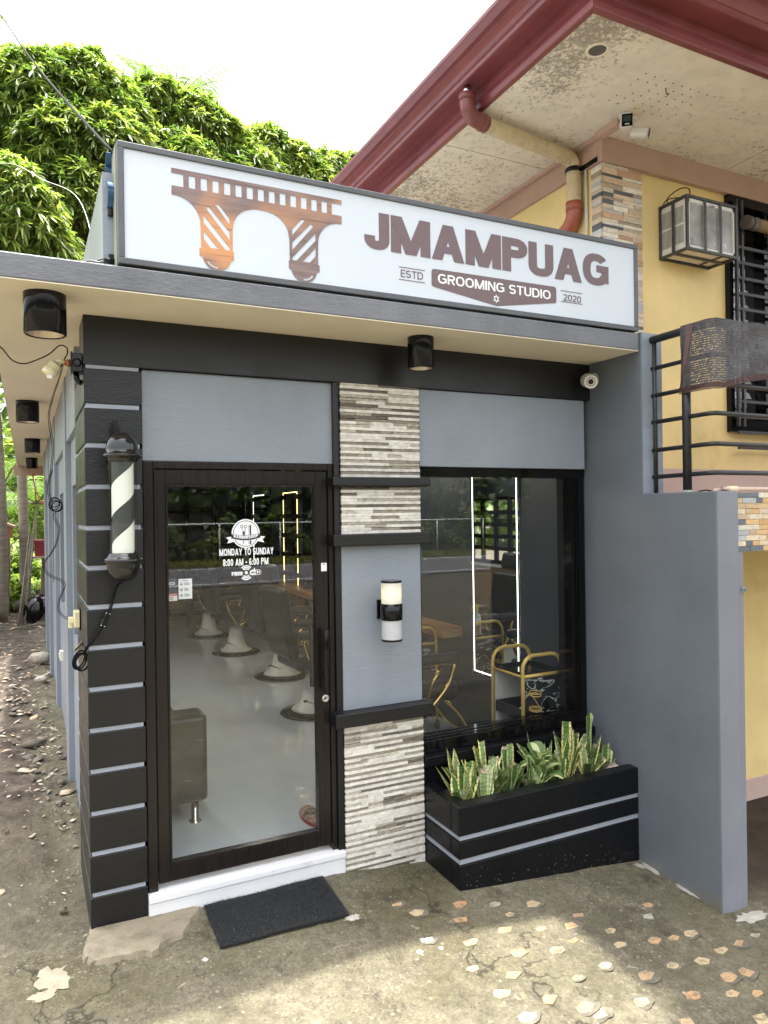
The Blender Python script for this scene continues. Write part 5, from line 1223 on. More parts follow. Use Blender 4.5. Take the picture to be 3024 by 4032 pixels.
def sole(z0, z1, k=1): 
    pts = [(1.44 + .048 * k * math.cos(a) * (1 + .12 * math.sin(a)), .42 + .125 * k * math.sin(a), z0) for a in [6.283 * i / 28 for i in range(28)]]; return MB().prism(pts, (0, 0, z1 - z0))
put('sole', sole(FZ + .001, FZ + .018), pmat('dark_red_rubber', (.26, .03, .03), .6), sp, bevel=.004); put('insole', sole(FZ + .0185, FZ + .0215, .93), M['flower'], sp)
mb = MB(); mb.smooth = True
for i in range(8):
    a0, a1 = math.pi * i / 8, math.pi * (i + 1) / 8; f = lambda a, yy: (1.44 + .046 * math.cos(a), yy, FZ + .02 + .034 * math.sin(a)); mb.quad(f(a0, .43), f(a1, .43), f(a1, .49), f(a0, .49))
o = put('strap', mb, M['flower'], sp); s_ = o.modifiers.new('Solidify', 'SOLIDIFY'); s_.thickness = .005
# notices stuck on the glass of the door
ps = thing('notice_sheet', 'pale notice sheet behind the lower left of the door glass', 'notice', (.697, .14, 1.5))
put('paper', MB().box(.664, .730, .139, .140, 1.455, 1.554), M['vinylwhite'], ps)
mb = MB(); q = random.Random(12)
for k in range(3):
    for j in range(3): mb.box(.692, .692 + q.uniform(.018, .03), .1375, .138, 1.532 - .027 * k - .005 * j, 1.5345 - .027 * k - .005 * j)
    mb.lathe([(.0001, -.138), (.006, -.138), (.006, -.1375)], .678, 0, 14, 'y', 1.527 - .027 * k)
mb.box(.682, .712, .1375, .138, 1.544, 1.547); put('print', mb, pmat('grey_print', (.30, .30, .30), .5), ps)
wf_ = thing('wifi_notice', 'dark wifi notice with a caution strip beside the pale sheet', 'notice', (.63, .14, 1.5))
put('paper', MB().box(.610, .656, .139, .140, 1.487, 1.557), pmat('dark_notice', (.06, .065, .08), .4), wf_)
mb = MB(); mb.poly([(a, .1385, b) for a, b in rrect(.618, .648, 1.528, 1.541, .006)]); put('wifi_mark', mb, M['vinylwhite'], wf_)
mb = MB(); word(mb, 'WIFI', .621, .645, 1.5315, 1.5375, .1378, .2, .1); put('wifi_lettering', mb, M['vinylblack'], wf_)
put('caution_strip', MB().box(.608, .658, .139, .140, 1.449, 1.4855), M['vinylwhite'], wf_)
mb = MB(); mb.box(.608, .658, .1380, .1385, 1.473, 1.4855); put('caution_band', mb, M['red'], wf_); mb = MB(); word(mb, 'CAUTION', .618, .648, 1.4765, 1.4825, .1375, .22, .1); mb.poly([(.610, .137, 1.476), (.616, .137, 1.476), (.613, .137, 1.483)]); mb.poly([(.650, .137, 1.476), (.656, .137, 1.476), (.653, .137, 1.483)]); put('caution_lettering', mb, M['vinylwhite'], wf_)
mb = MB(); word(mb, 'NO SMOKING', .611, .640, 1.463, 1.468, .1385, .25, .12); word(mb, 'NO VAPING', .611, .638, 1.455, 1.460, .1385, .25, .12); put('caution_text', mb, M['red'], wf_)
# ------------------------------------------------------------------ vegetation
def leaf_mat(name, trans=.45, rough=.5):
    t = NT(name); c = t.mix(1., attr(t), t.ramp(t.noise(3, 4, .6), [(.3, .8), (.7, 1.2)]), 'MULTIPLY')
    p = t.n('ShaderNodeBsdfPrincipled'); t.l(c, p.inputs['Base Color']); p.inputs['Roughness'].default_value = rough
    tr = t.n('ShaderNodeBsdfTranslucent'); c2 = t.mix(1., c, (1.35, 1.42, .8), 'MULTIPLY'); t.l(c2, tr.inputs[0])
    mx = t.n('ShaderNodeMixShader'); mx.inputs[0].default_value = trans; t.l(p.outputs[0], mx.inputs[1]); t.l(tr.outputs[0], mx.inputs[2]); t.l(mx.outputs[0], t.out.inputs[0]); return t.m
M['leaf'] = leaf_mat('tree_leaves')
M['bark'] = pmat('bark', (.13, .10, .075), .9, 0, .35, 6, stretch=(1, 1, 3), bump=.6, bs=30, bdist=.02)
M['palmbark'] = pmat('palm_bark', (.26, .23, .18), .9, 0, .3, 4, stretch=(1, 1, 6), bump=.8, bs=12, bdist=.02)

def rosettes(rng, C, AX, nl, L, W, droop, cols, spread=(.75, 1.65)):
    """whorls of long leaves: nl leaves of length L around axis AX at each centre C; returns V, F, colours"""
    n = len(C); k = n * nl; C = np.repeat(C, nl, 0); AX = np.repeat(AX, nl, 0); base = np.repeat(cols, nl, 0)
    r = rng.normal(size=(k, 3)); r -= (r * AX).sum(1, keepdims=True) * AX; r /= np.linalg.norm(r, axis=1, keepdims=True) + 1e-9
    t = rng.uniform(*spread, k)[:, None]; d = AX * np.cos(t) + r * np.sin(t); ln = (L * rng.uniform(.65, 1.2, k))[:, None]
    side = np.cross(d, np.array([0, 0, 1.0])); sl = np.linalg.norm(side, axis=1, keepdims=True); side = np.where(sl > .05, side / (sl + 1e-9), r)
    tw = rng.uniform(-.7, .7, k)[:, None]; up = np.cross(side, d); side = side * np.cos(tw) + up * np.sin(tw)
    dn = np.array([0, 0, -1.0]); dr = (droop * rng.uniform(.5, 1.4, k))[:, None]
    p0 = C + d * ln * .08; p1 = C + d * ln * .5 + dn * ln * dr * .22; p2 = C + d * ln * .95 + dn * ln * dr * .8
    w = (W * rng.uniform(.7, 1.2, k))[:, None]
    V = np.stack([p0 - side * w * .25, p0 + side * w * .25, p1 + side * w, p1 - side * w, p2 + side * w * .12, p2 - side * w * .12], 1).reshape(-1, 3)
    i = np.arange(k)[:, None] * 6; F = np.concatenate([i + np.array([0, 1, 2, 3]), i + np.array([3, 2, 4, 5])])
    cc = base * rng.uniform(.75, 1.25, (k, 1)); return V, F, np.repeat(cc, 6, 0)
def crown_points(rng, blobs, per_m2, inner=.38):
    P, A = [], []
    for x, y, z, r in blobs:
        n = int(4 * math.pi * r * r * per_m2); d = rng.normal(size=(n, 3)); d /= np.linalg.norm(d, axis=1, keepdims=True); d[:, 2] = np.where(d[:, 2] < -.55, -d[:, 2], d[:, 2])
        rad = r * np.where(rng.random(n) < inner, rng.uniform(.55, .9, n), rng.uniform(.9, 1.08, n)); lump = 1 + .10 * np.sin(d[:, 0] * 7 + x * 9) * np.cos(d[:, 1] * 6 + y * 5 + d[:, 2] * 8)
        p = np.array([x, y, z]) + d * (rad * lump)[:, None]; keep = np.ones(n, bool)
        for X, Y, Z, Rr in blobs:
            if (X, Y, Z, Rr) != (x, y, z, r): keep &= (np.linalg.norm(p - np.array([X, Y, Z]), axis=1) > Rr * .74)
        ax = d + np.array([0, 0, .55]); ax /= np.linalg.norm(ax, axis=1, keepdims=True); P.append(p[keep]); A.append(ax[keep])
    return np.concatenate(P), np.concatenate(A)
def leafcols(rng, P, A, young=.35):
    n = len(P); f = np.clip(rng.normal(.45, .3, n), 0, 1)[:, None]
    dark, mid, yel = np.array([.085, .15, .036]), np.array([.19, .275, .062]), np.array([.38, .45, .11])
    c = dark * (1 - f) + mid * f; y = (rng.random(n) < young)[:, None]; return np.where(y, mid * .4 + yel * .6 * (0.6 + .4 * f), c)
def limb(mb, a, b, r0, r1, rng, n=7, wob=.12):
    a, b = Vector(a), Vector(b); L = (b - a).length
    pts = [a + (b - a) * (i / n) + Vector((rng.uniform(-1, 1), rng.uniform(-1, 1), rng.uniform(-.4, .4))) * wob * L * .12 * math.sin(math.pi * i / n) for i in range(n + 1)]
    mb.tube(pts, [r0 + (r1 - r0) * i / n for i in range(n + 1)], 10)
def tree(label, blobs, base, per, L, W, nl, seed, droop=.6, young=.35, group=None, r0=.22, name='mango_tree', spread=(.55, 1.55)):
    rng = np.random.default_rng(seed); t = thing(name, label, 'tree', base, group)
    P, A = crown_points(rng, blobs, per); V, F, c = rosettes(rng, P, A, nl, L, W, droop, leafcols(rng, P, A, young), spread)
    npmesh('crown', V, F, M['leaf'], t, c)
    mb = MB(); q = random.Random(seed); cx = sum(b[0] for b in blobs) / len(blobs); cy = sum(b[1] for b in blobs) / len(blobs); zl = min(b[2] - b[3] for b in blobs)
    fork = Vector((base[0] * .6 + cx * .4, base[1] * .6 + cy * .4, max(zl * .75, base[2] + .6))); limb(mb, base, fork, r0, r0 * .7, q)
    for b in blobs: limb(mb, fork, (b[0], b[1], b[2] - b[3] * .1), r0 * .42, .025, q, 7, .4)
    put('trunk', mb, M['bark'], t); return t
A = [(.28, 11, 9.21, .94), (1.0, 11, 9.47, .87), (-.18, 11.5, 9.45, .8), (.62, 10.5, 8.23, .85), (1.38, 10.5, 8.29, .83), (.84, 10.2, 7.21, .8), (1.47, 11.3, 9.44, .73), (.44, 10.5, 6.58, .89), (1.36, 10.5, 6.72, .83), (-.9, 11.2, 8.6, .95), (.6, 12.3, 8.6, 1.2), (-.5, 12.4, 7.4, 1.2), (1.3, 12.2, 7.2, 1.1), (.9, 10.4, 5.6, .8)]
B_ = [(2.43, 12, 10.0, .79), (3.15, 12, 9.89, .78), (2.01, 11.6, 8.9, .81), (3.74, 12, 9.64, .71), (4.34, 12, 9.27, .61), (2.83, 11.5, 8.61, .88), (3.84, 11.8, 8.49, .86), (2.13, 11.5, 7.57, 1.01), (3.2, 12.8, 8.6, 1.2), (2.6, 13, 7.2, 1.2), (4.4, 12.4, 8.0, .9), (3.4, 11.8, 7.0, .9)]
C_ = [(5.34, 13.5, 10.59, .62), (6.12, 13.5, 10.35, .6), (7.05, 13.8, 10.5, .60), (7.85, 14, 10.72, .57), (6.51, 13.5, 9.68, .83), (5.04, 13.2, 9.49, .72), (7.61, 13.8, 9.86, .73), (5.6, 13.6, 8.6, .9), (6.8, 14, 8.5, 1.0), (8.5, 14.2, 9.6, .9)]
D_ = [(-.23, 8.8, 6.76, .5), (0, 8.8, 6.38, .54), (-.32, 9, 5.97, .62), (.25, 9, 5.94, .52), (-.73, 9.2, 6.36, .62), (-.9, 9.3, 5.5, .7), (-.2, 9.2, 5.2, .6)]
tree('large mango tree behind the left end of the signboard', A, (.9, 12.4, 0), 84, .235, .024, 11, 1, r0=.26)
tree('middle mango tree rising behind the bridge emblem of the sign', B_, (3.2, 12.9, 0), 78, .24, .025, 11, 2, r0=.24)
tree('small distant mango tree beside the maroon gutter', C_, (6.6, 14.2, 0), 62, .26, .028, 10, 3, r0=.22, young=.5)
tree('low bright mango branch crown at the left edge above the roof slab', D_, (-.9, 9.8, 0), 80, .23, .023, 11, 4, r0=.12, young=.55)

tree('tree out of view, added to shade the right side of the yard', [(3.45, -1.35, 7.0, .85), (3.5, -2.6, 7.0, .95), (3.4, -3.8, 7.0, .9), (4.6, -1.5, 7.3, 1.1), (4.9, -2.9, 7.3, 1.2), (6.0, -2.0, 7.0, 1.1), (6.2, -3.5, 7.0, 1.1)], (7.2, -4.2, -.5), 95, .30, .055, 11, 5, r0=.16)  # unseen tree, added so that its crown shades the front right ground

def palm(label, base, h, seed, nf=14, lean=(0, 0), fl=3.2, r=.09, group='coconut palms behind the shop', droop=.75, trunk_only=False, azi=None):
    rng = np.random.default_rng(seed); q = random.Random(seed); t = thing('coconut_palm', label, 'palm', base, group); mb = MB(); n = 14
    topv = Vector((base[0] + lean[0], base[1] + lean[1], base[2] + h))
    pts = [Vector((base[0] + lean[0] * (i / n) ** 2.2, base[1] + lean[1] * (i / n) ** 2.2, base[2] + h * i / n)) + Vector((math.sin(i * .5) * .04, 0, 0)) for i in range(n + 1)]
    path, rad = [], []
    for i in range(60):
        f = i / 59 * n; a = int(min(f, n - 1)); p = pts[a].lerp(pts[a + 1], f - a); path.append(p); rad.append(r * (1.15 - .35 * i / 59) * (1.05 if i % 2 else .97))
    mb.tube(path, rad, 14); put('trunk', mb, M['palmbark'], t)
    V, F, cl = [], [], []; st = MB()
    for k in range(nf):
        az = 2 * math.pi * k / nf + q.uniform(-.2, .2) if azi is None else azi[k % len(azi)] + q.uniform(-.1, .1); el = q.uniform(.1, 1.1); L = fl * q.uniform(.8, 1.1); m = 26; p = topv.copy(); rib = [p.copy()]
        for j in range(m):
            e = el - droop * 1.7 * (j / m) ** 1.3; p = p + Vector((math.cos(az) * math.cos(e), math.sin(az) * math.cos(e), math.sin(e))) * (L / m); rib.append(p.copy())
        st.tube(rib, [.022 * (1 - .85 * j / m) for j in range(m + 1)], 5)
        c = np.array([.10, .17, .035]) * q.uniform(.7, 1.3)
        for j in range(3, m + 1):
            d = (rib[j] - rib[j - 1]).normalized(); s_ = d.cross(Vector((0, 0, 1))).normalized(); ll = L * .22 * math.sin(math.pi * (j / m) ** .8 * .92 + .15)
            for g in (-1, 1):
                for hlf in (0, .5):
                    b0 = rib[j - 1].lerp(rib[j], hlf); dd = (s_ * g + d * .55 + Vector((0, 0, -.12 - q.uniform(0, .25)))).normalized(); e0 = b0 + dd * ll * .55; e1 = b0 + dd * ll + Vector((0, 0, -ll * .3)); w = d * .016
                    o = len(V); V += [b0 - w * .6, b0 + w * .6, e0 + w, e0 - w, e1 + w * .1, e1 - w * .1]; F += [(o, o + 1, o + 2, o + 3), (o + 3, o + 2, o + 4, o + 5)]; cl += [c] * 6
    if V: npmesh('crown', np.array([tuple(v) for v in V]), np.array(F), M['leaf'], t, np.array(cl)); put('frond_stem', st, M['bark'], t)
    return t
palm('nearest coconut palm trunk in the alley, its fronds reaching into the top left corner', (-1.5, 8.4, 0), 8.9, 21, 10, (-.5, .1), 2.1, .10, azi=[.25, 1.5, 2.4, 3.5, 4.5, 5.4])
palm('grey ringed palm trunk seen under the far end of the soffit', (-.06, 13, 0), 17.5, 22, 12, (-3.2, .6), 3., .085)
palm('palm trunk at the left edge of the alley beside the hut', (-.44, 11.2, 0), 16, 23, 12, (-2.6, .3), 3., .11)
palm('distant palm with its tips showing above the middle mango tree', (4.1, 19, 0), 14.3, 24, 14, (.1, .2), 2.6, .11)
palm('slim young palm among the bushes at the end of the alley', (.22, 17, 0), 2.2, 25, 11, (0, 0), 2.2, .05)
palm('palm with pale fronds low behind the red planter', (-.62, 19, 0), 2.6, 26, 12, (0, 0), 2.6, .06)
# undergrowth and far wood
def mass(name, label, boxes, n, L, W, nl, seed, young, kind_='stuff', droop=.5, tone=1.):
    rng = np.random.default_rng(seed); P = []
    for (x0, x1, y0, y1, z0, z1), fr in boxes:
        m = int(n * fr); p = rng.random((m, 3)) * [x1 - x0, y1 - y0, 1] + [x0, y0, 0]
        top = z0 + (z1 - z0) * (.55 + .45 * np.sin(p[:, 0] * 1.7 + seed) * np.cos(p[:, 1] * 1.1 + p[:, 0] * .6)); p[:, 2] = z0 + (top - z0) * rng.random(m) ** .6; P.append(p)
    P = np.concatenate(P); A = rng.normal(size=P.shape) * .6 + [0, -.25, .8]; A /= np.linalg.norm(A, axis=1, keepdims=True)
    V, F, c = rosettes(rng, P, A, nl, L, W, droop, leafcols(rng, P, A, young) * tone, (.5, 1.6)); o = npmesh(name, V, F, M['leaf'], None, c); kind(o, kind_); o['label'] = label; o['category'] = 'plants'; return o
mass('undergrowth', 'bright green bushes and broad leaves filling the end of the alley', [((-3, .6, 14, 17.5, .0, 1.5), .3), ((-4, 2.2, 17, 24, .2, 4.6), .5), ((-.9, .5, 12.6, 14, 0, .8), .07), ((-2.2, -.8, 10, 16, 0, 1.4), .13)], 4600, .26, .055, 7, 31, .5)
mass('far_wood', 'dense wood beyond the shop and the alley', [((-40, 45, 27, 33, 0, 10), 1.)], 6500, .75, .20, 6, 32, .25)
mass('roadside_wood', 'dark trees across the road, mirrored in the shop glass', [((-30, 34, -37, -30.5, -.2, 6.2), 1.)], 5500, .8, .22, 6, 33, .05, tone=.32)  # leaf colour darkened by tone to stand in for deep shade
mass('roadside_shrubs', 'green shrubs along the fence across the road, mirrored in the door', [((-24, 28, -30, -28.2, -.2, 2.2), 1.)], 2200, .4, .1, 7, 34, .3, tone=.55)
rng = np.random.default_rng(36); n = 9000; P = np.c_[rng.uniform(-22, 26, n), rng.uniform(-27.6, -25.2, n), np.full(n, -.24)]
A = np.tile([0, 0, 1.], (n, 1)); cg = np.array([.16, .17, .04]) * rng.uniform(.6, 1.3, (n, 1)); V, F, c = rosettes(rng, P, A, 4, .3, .014, .3, cg, (.1, .7)); gr = kind(npmesh('verge_grass', V, F, M['leaf'], None, c), 'stuff'); gr['label'] = 'rough grass verge across the road'; gr['category'] = 'grass'
# road, fence and gate across the street (mirrored in the glass)
rd = kind(put('road', MB().box(-90, 90, -24.8, -17.5, -.3, -.215), pmat('asphalt', (.075, .075, .078), .85, 0, .2, 2, bump=.3, bs=60), None, loc=(0, -21, -.3)), 'structure')
kind(put('road_marking', MB().box(-90, 90, -18.2, -18.08, -.214, -.211).box(-90, 90, -24.2, -24.08, -.214, -.211), M['white'], None, loc=(0, -18, -.2)), 'structure')
fe = thing('wire_fence', 'white pipe fence with wire mesh across the road', 'fence', (2, -27.8, -.25)); mb = MB(); wm = MB()
for i in range(17): x = -20 + 2.75 * i; mb.tube([(x, -27.8, -.3), (x, -27.8, 1.45)], .035, 8)
mb.tube([(-20, -27.8, 1.45), (24, -27.8, 1.45)], .035, 8)
for i in range(150):
    x = -20 + .3 * i
    for s in (-1, 1): wm.tube([(x, -27.8, -.2), (x + s * 1.6, -27.8, 1.42)], .006, 4, cap=False)
put('pipe_frame', mb, M['white'], fe); put('wire_mesh', wm, M['greypvc'], fe)
gt = thing('blue_gate', 'blue steel gate in the fence across the road', 'gate', (1.8, -27.6, -.25)); M['blue'] = pmat('blue_gate_paint', (.06, .12, .27), .5, 0, .15, 3)
mb = MB()
for k in range(6): mb.box(1.0 + .32 * k, 1.31 + .32 * k, -27.66, -27.62, -.15, 1.75)
put('gate_panel', mb, M['blue'], gt); put('gate_frame', MB().box(.96, 2.96, -27.7, -27.66, 1.6, 1.68).box(.96, 2.96, -27.7, -27.66, 0, .08), M['blue'], gt); put('name_plate', MB().box(1.35, 1.8, -27.615, -27.60, 1.3, 1.6), M['whiteplastic'], gt)
hs = thing('street_house', 'grey house with white roof across the road', 'house', (9, -41, -.2)); put('wall', MB().box(4, 15, -46, -40, -.3, 4.5), M['slab'], hs); mb = MB().prism([(3.2, -39.4, 4.4), (15.8, -39.4, 4.4), (9.5, -39.4, 7.4)], (0, -7, 0)); put('roof', mb, M['whiteplastic'], hs)

# ------------------------------------------------------------------ alley clutter
rng = np.random.default_rng(41); n = 1700; st = np.array([[1, 0, 0], [0, 1, 0], [-1, 0, 0], [0, -1, 0], [.5, .5, .7], [-.6, .4, .6], [0, -.7, .65], [0, 0, -.6]]); tri = np.array([[0, 1, 4], [1, 2, 5], [1, 5, 4], [2, 3, 6], [2, 6, 5], [3, 0, 6], [0, 4, 6], [4, 5, 6], [0, 7, 1], [1, 7, 2], [2, 7, 3], [3, 7, 0]])
yy = rng.random(n) ** 1.2 * 12.5 + .25; xx = .22 - np.abs(rng.normal(0, 1, n)) * (.28 + .10 * yy); sz = (rng.gamma(1.5, .0085, n) + .004) * (.35 + .65 * np.clip((yy - .6) / 2.2, 0, 1))
sz *= np.where(rng.random(n) < .05, 2.1, 1.0); zz = np.array([gz(a, b) for a, b in zip(xx, yy)]) + .008
V = st[None] * (1 + rng.uniform(-.35, .35, (n, 8, 3))); V = V * sz[:, None, None] * np.stack([rng.uniform(.8, 1.7, n), rng.uniform(.8, 1.5, n), rng.uniform(.15, .42, n)], 1)[:, None, :]
a = rng.random(n) * 6.283; ca, sa = np.cos(a)[:, None], np.sin(a)[:, None]; V = np.stack([V[..., 0] * ca - V[..., 1] * sa, V[..., 0] * sa + V[..., 1] * ca, V[..., 2]], 2); tl = rng.normal(0, .3, n)[:, None]; V[..., 2] += V[..., 0] * tl
V += np.stack([xx, yy, zz], 1)[:, None, :]; F = (np.arange(n)[:, None, None] * 8 + tri[None]).reshape(-1, 3)
pc = np.array([[.42, .34, .25], [.26, .21, .16], [.50, .43, .34], [.10, .08, .06], [.46, .32, .21], [.17, .14, .11]])[rng.integers(0, 6, n)]
M['stone'] = pmat('rubble_stone', (.3, .25, .2), .85, 0, .25, 30, use_attr=True, bump=.4, bs=90)
rb_ = kind(npmesh('rubble', V.reshape(-1, 3), F, M['stone'], None, np.repeat(pc * rng.uniform(.75, 1.2, (n, 1)), 8, 0)), 'stuff'); rb_['label'] = 'loose broken stones and tile chips over the earth of the alley'; rb_['category'] = 'rubble'
def rock(label, x, y, z, r, seed, c=(.16, .14, .115)):
    q = random.Random(seed); mb = MB(); mb.smooth = True; n, m = 14, 8; vs = []
    for j in range(m + 1):
        for i in range(n):
            th, ph = math.pi * j / m, 2 * math.pi * i / n; k = r * (1 + .28 * (hn(3 * math.cos(ph) * math.sin(th) + seed, 3 * math.sin(ph) * math.sin(th) + 3 * math.cos(th)) - .5) * 2); vs.append((x + k * 1.2 * math.sin(th) * math.cos(ph), y + k * math.sin(th) * math.sin(ph), z + k * .75 * math.cos(th)))
    mb.add(vs, [(j * n + i, (j + 1) * n + i, (j + 1) * n + (i + 1) % n, j * n + (i + 1) % n) for j in range(m) for i in range(n)])
    o = put('rock', mb, pmat('rock%d' % seed, c, .9, 0, .35, 5, bump=.7, bs=18, bdist=.03), None, loc=(x, y, z)); tag(o, label, 'rock')
rock('largest mossy rock at the end of the alley by the palm trunk', -.30, 14.4, .22, .30, 1, (.20, .18, .12)); rock('dark round rock beside the leaning black pan', -.02, 12.0, .16, .17, 2, (.07, .065, .06)); rock('dark rock at the far left edge of the alley', -.58, 12.6, .15, .24, 3, (.06, .055, .05)); rock('pale stone against the foot of the alley wall', .13, 6.6, .10, .10, 4, (.36, .32, .26)); rock('small rough pale stone near the wall base, mid alley', .12, 5.2, .11, .055, 5, (.42, .38, .32))
# hut, planter on a stand, pan, bamboo
ht = thing('hut', 'small hut with rusty brown sheet roof at the left edge of the alley', 'hut', (-1.1, 12.4, 0)); M['rust'] = pmat('rusty_sheet', (.28, .13, .075), .8, 0, .35, 5, bump=.3, bs=20)
mb = MB(); mb.prism([(-2.0, 11.7, 2.35), (-.20, 11.7, 1.70), (-.20, 11.7, 1.66), (-2.0, 11.7, 2.31)], (0, 1.8, 0)); put('roof', mb, pmat('thatch', (.36, .26, .16), .9, 0, .4, 12, bump=.6, bs=30), ht); put('eave_board', MB().box(-2, -.24, 11.72, 11.75, 1.48, 1.68), M['rust'], ht)
for x, y in ((-1.9, 11.8), (-.36, 11.8), (-1.9, 13.4), (-.36, 13.4)): put('post', MB().tube([(x, y, 0), (x, y, 1.72)], .05, 8), M['bark'], ht)
sd = thing('plant_stand', 'beige concrete stand with a plank under the red planter at the alley end', 'stand', (.27, 10.9, 0)); put('post', MB().prism([(.18, 10.85, .0), (.42, 10.85, .0), (.38, 10.85, 1.13), (.235, 10.85, 1.13)], (0, .2, 0)), M['footing'], sd); put('plank', MB().box(.04, .50, 10.8, 11.1, 1.13, 1.165), M['pinkpipe'], sd, bevel=.004)
rp_ = thing('red_planter', 'ribbed red plastic planter box on the stand at the alley end', 'planter', (.25, 10.95, 1.166)); M['redp'] = pmat('red_plastic', (.36, .05, .06), .45, 0, .15, 6); mb = MB()
for k in range(9): x = .125 + .035 * k; mb.prism([(x, 10.86 - .004 * (k % 2), 1.168), (x + .034, 10.86 - .004 * (k % 2), 1.168), (x + .037 - .001 * k, 10.84 - .004 * (k % 2), 1.40), (x + .0 - .002 * (4 - k), 10.84 - .004 * (k % 2), 1.40)], (0, .03, 0))
mb.box(.135, .42, 10.9, 11.08, 1.168, 1.40); put('box', mb, M['redp'], rp_); put('rim', MB().box(.10, .46, 10.825, 11.1, 1.40, 1.455), M['redp'], rp_, bevel=.006)
pn = thing('black_pan', 'large black pan leaning on the ground under the plant stand', 'pan', (.12, 10.2, .1)); mb = MB(); mb.lathe([(.0001, .14), (.12, .12), (.20, .06), (.26, -.02), (.265, -.02), (.205, .07), (.12, .135), (.0001, .155)], 0, 0, 32, cap=False)
mx_ = Matrix.Translation((.10, 10.3, .30)) @ Matrix.Rotation(R(38), 4, 'Z') @ Matrix.Rotation(R(-68), 4, 'Y'); mb.v = [tuple(mx_ @ Vector(p)) for p in mb.v]; put('bowl', mb, M['blackmetal'], pn); put('handle', MB().tube([(.17, 10.2, .1), (.18, 10.25, .62)], .012, 8), M['blackmetal'], pn)
bb = thing('bamboo_poles', 'bundle of thin grey bamboo poles leaning at the end of the alley', 'poles', (-.1, 10.4, .05)); q = random.Random(15)
for k in range(9): put('pole', MB().tube([(-.17 + .020 * k + q.uniform(-.01, .01), 10.2 + q.uniform(-.1, .1), .04), (.02 + .012 * k + q.uniform(-.02, .02), 10.75, q.uniform(1.35, 1.85))], .010, 7), M['palmbark'], bb)
fp = thing('fallen_poles', 'pale poles lying among the rocks beyond the rubble', 'poles', (-.3, 13.6, .45)); put('pole', MB().tube([(-.5, 13.2, .47), (-.02, 13.5, .34)], .035, 8), M['pinkpipe'], fp); put('pole', MB().tube([(-.62, 13.9, .58), (-.34, 13.9, .56)], .04, 8), M['pinkpipe'], fp)
M['redhose'] = pmat('red_hose', (.60, .10, .05), .4); hz = put('red_hose', MB().tube(smoothpath([(.10, 10.72, 2.64), (.13, 10.7, 2.42), (.20, 10.6, 2.20), (.30, 10.5, 2.03), (.36, 10.4, 1.96)], 6), .011, 8), M['redhose'], None, loc=(.1, 10.7, 2.6)); tag(hz, 'red hose hanging from the far end of the soffit', 'hose')
put('end_board', MB().box(-.20, .45, 10.72, 10.78, 2.60, 2.775), M['pink'], shop)
# overhead lines
def line(name, label, pts, r, m='cable'): o = put(name, MB().tube(smoothpath(pts, 8), r, 6), M[m], None, loc=pts[-1]); tag(o, label, 'cable')
line('overhead_cable', 'black twisted cable running from the upper left down to the sign corner', [(-.300, 7, 8.42), (-.121, 5.0, 7.02), (.057, 3.0, 5.60), (.22, 1.1, 4.31), (.345, -.29, 3.385)], .007)
line('overhead_wire', 'thin pale wire crossing in front of the mango trees', [(-.9, 9, 6.75), (-.23, 6, 5.98), (.2, 4.4, 5.2), (.42, 3.0, 4.5), (.43, 1.2, 3.31)], .0026, 'whiteplastic')
mb = MB(); tw_ = [(-.14, .1, 2.885), (.0, -.05, 2.895), (.1, -.14, 2.90), (.2, -.24, 2.915), (.31, -.30, 2.932)]
sp_w = smoothpath(tw_, 14)
for ph in (0, math.pi): mb.tube([p + Vector((0, .007 * math.cos(i * .5 + ph), .007 * math.sin(i * .5 + ph))) for i, p in enumerate(sp_w)], .004, 6)
o = put('twisted_wire', mb, M['greypvc'], None, loc=(.3, -.3, 2.9)); tag(o, 'twisted grey wires lying along the slab to the lower left sign corner', 'wire')

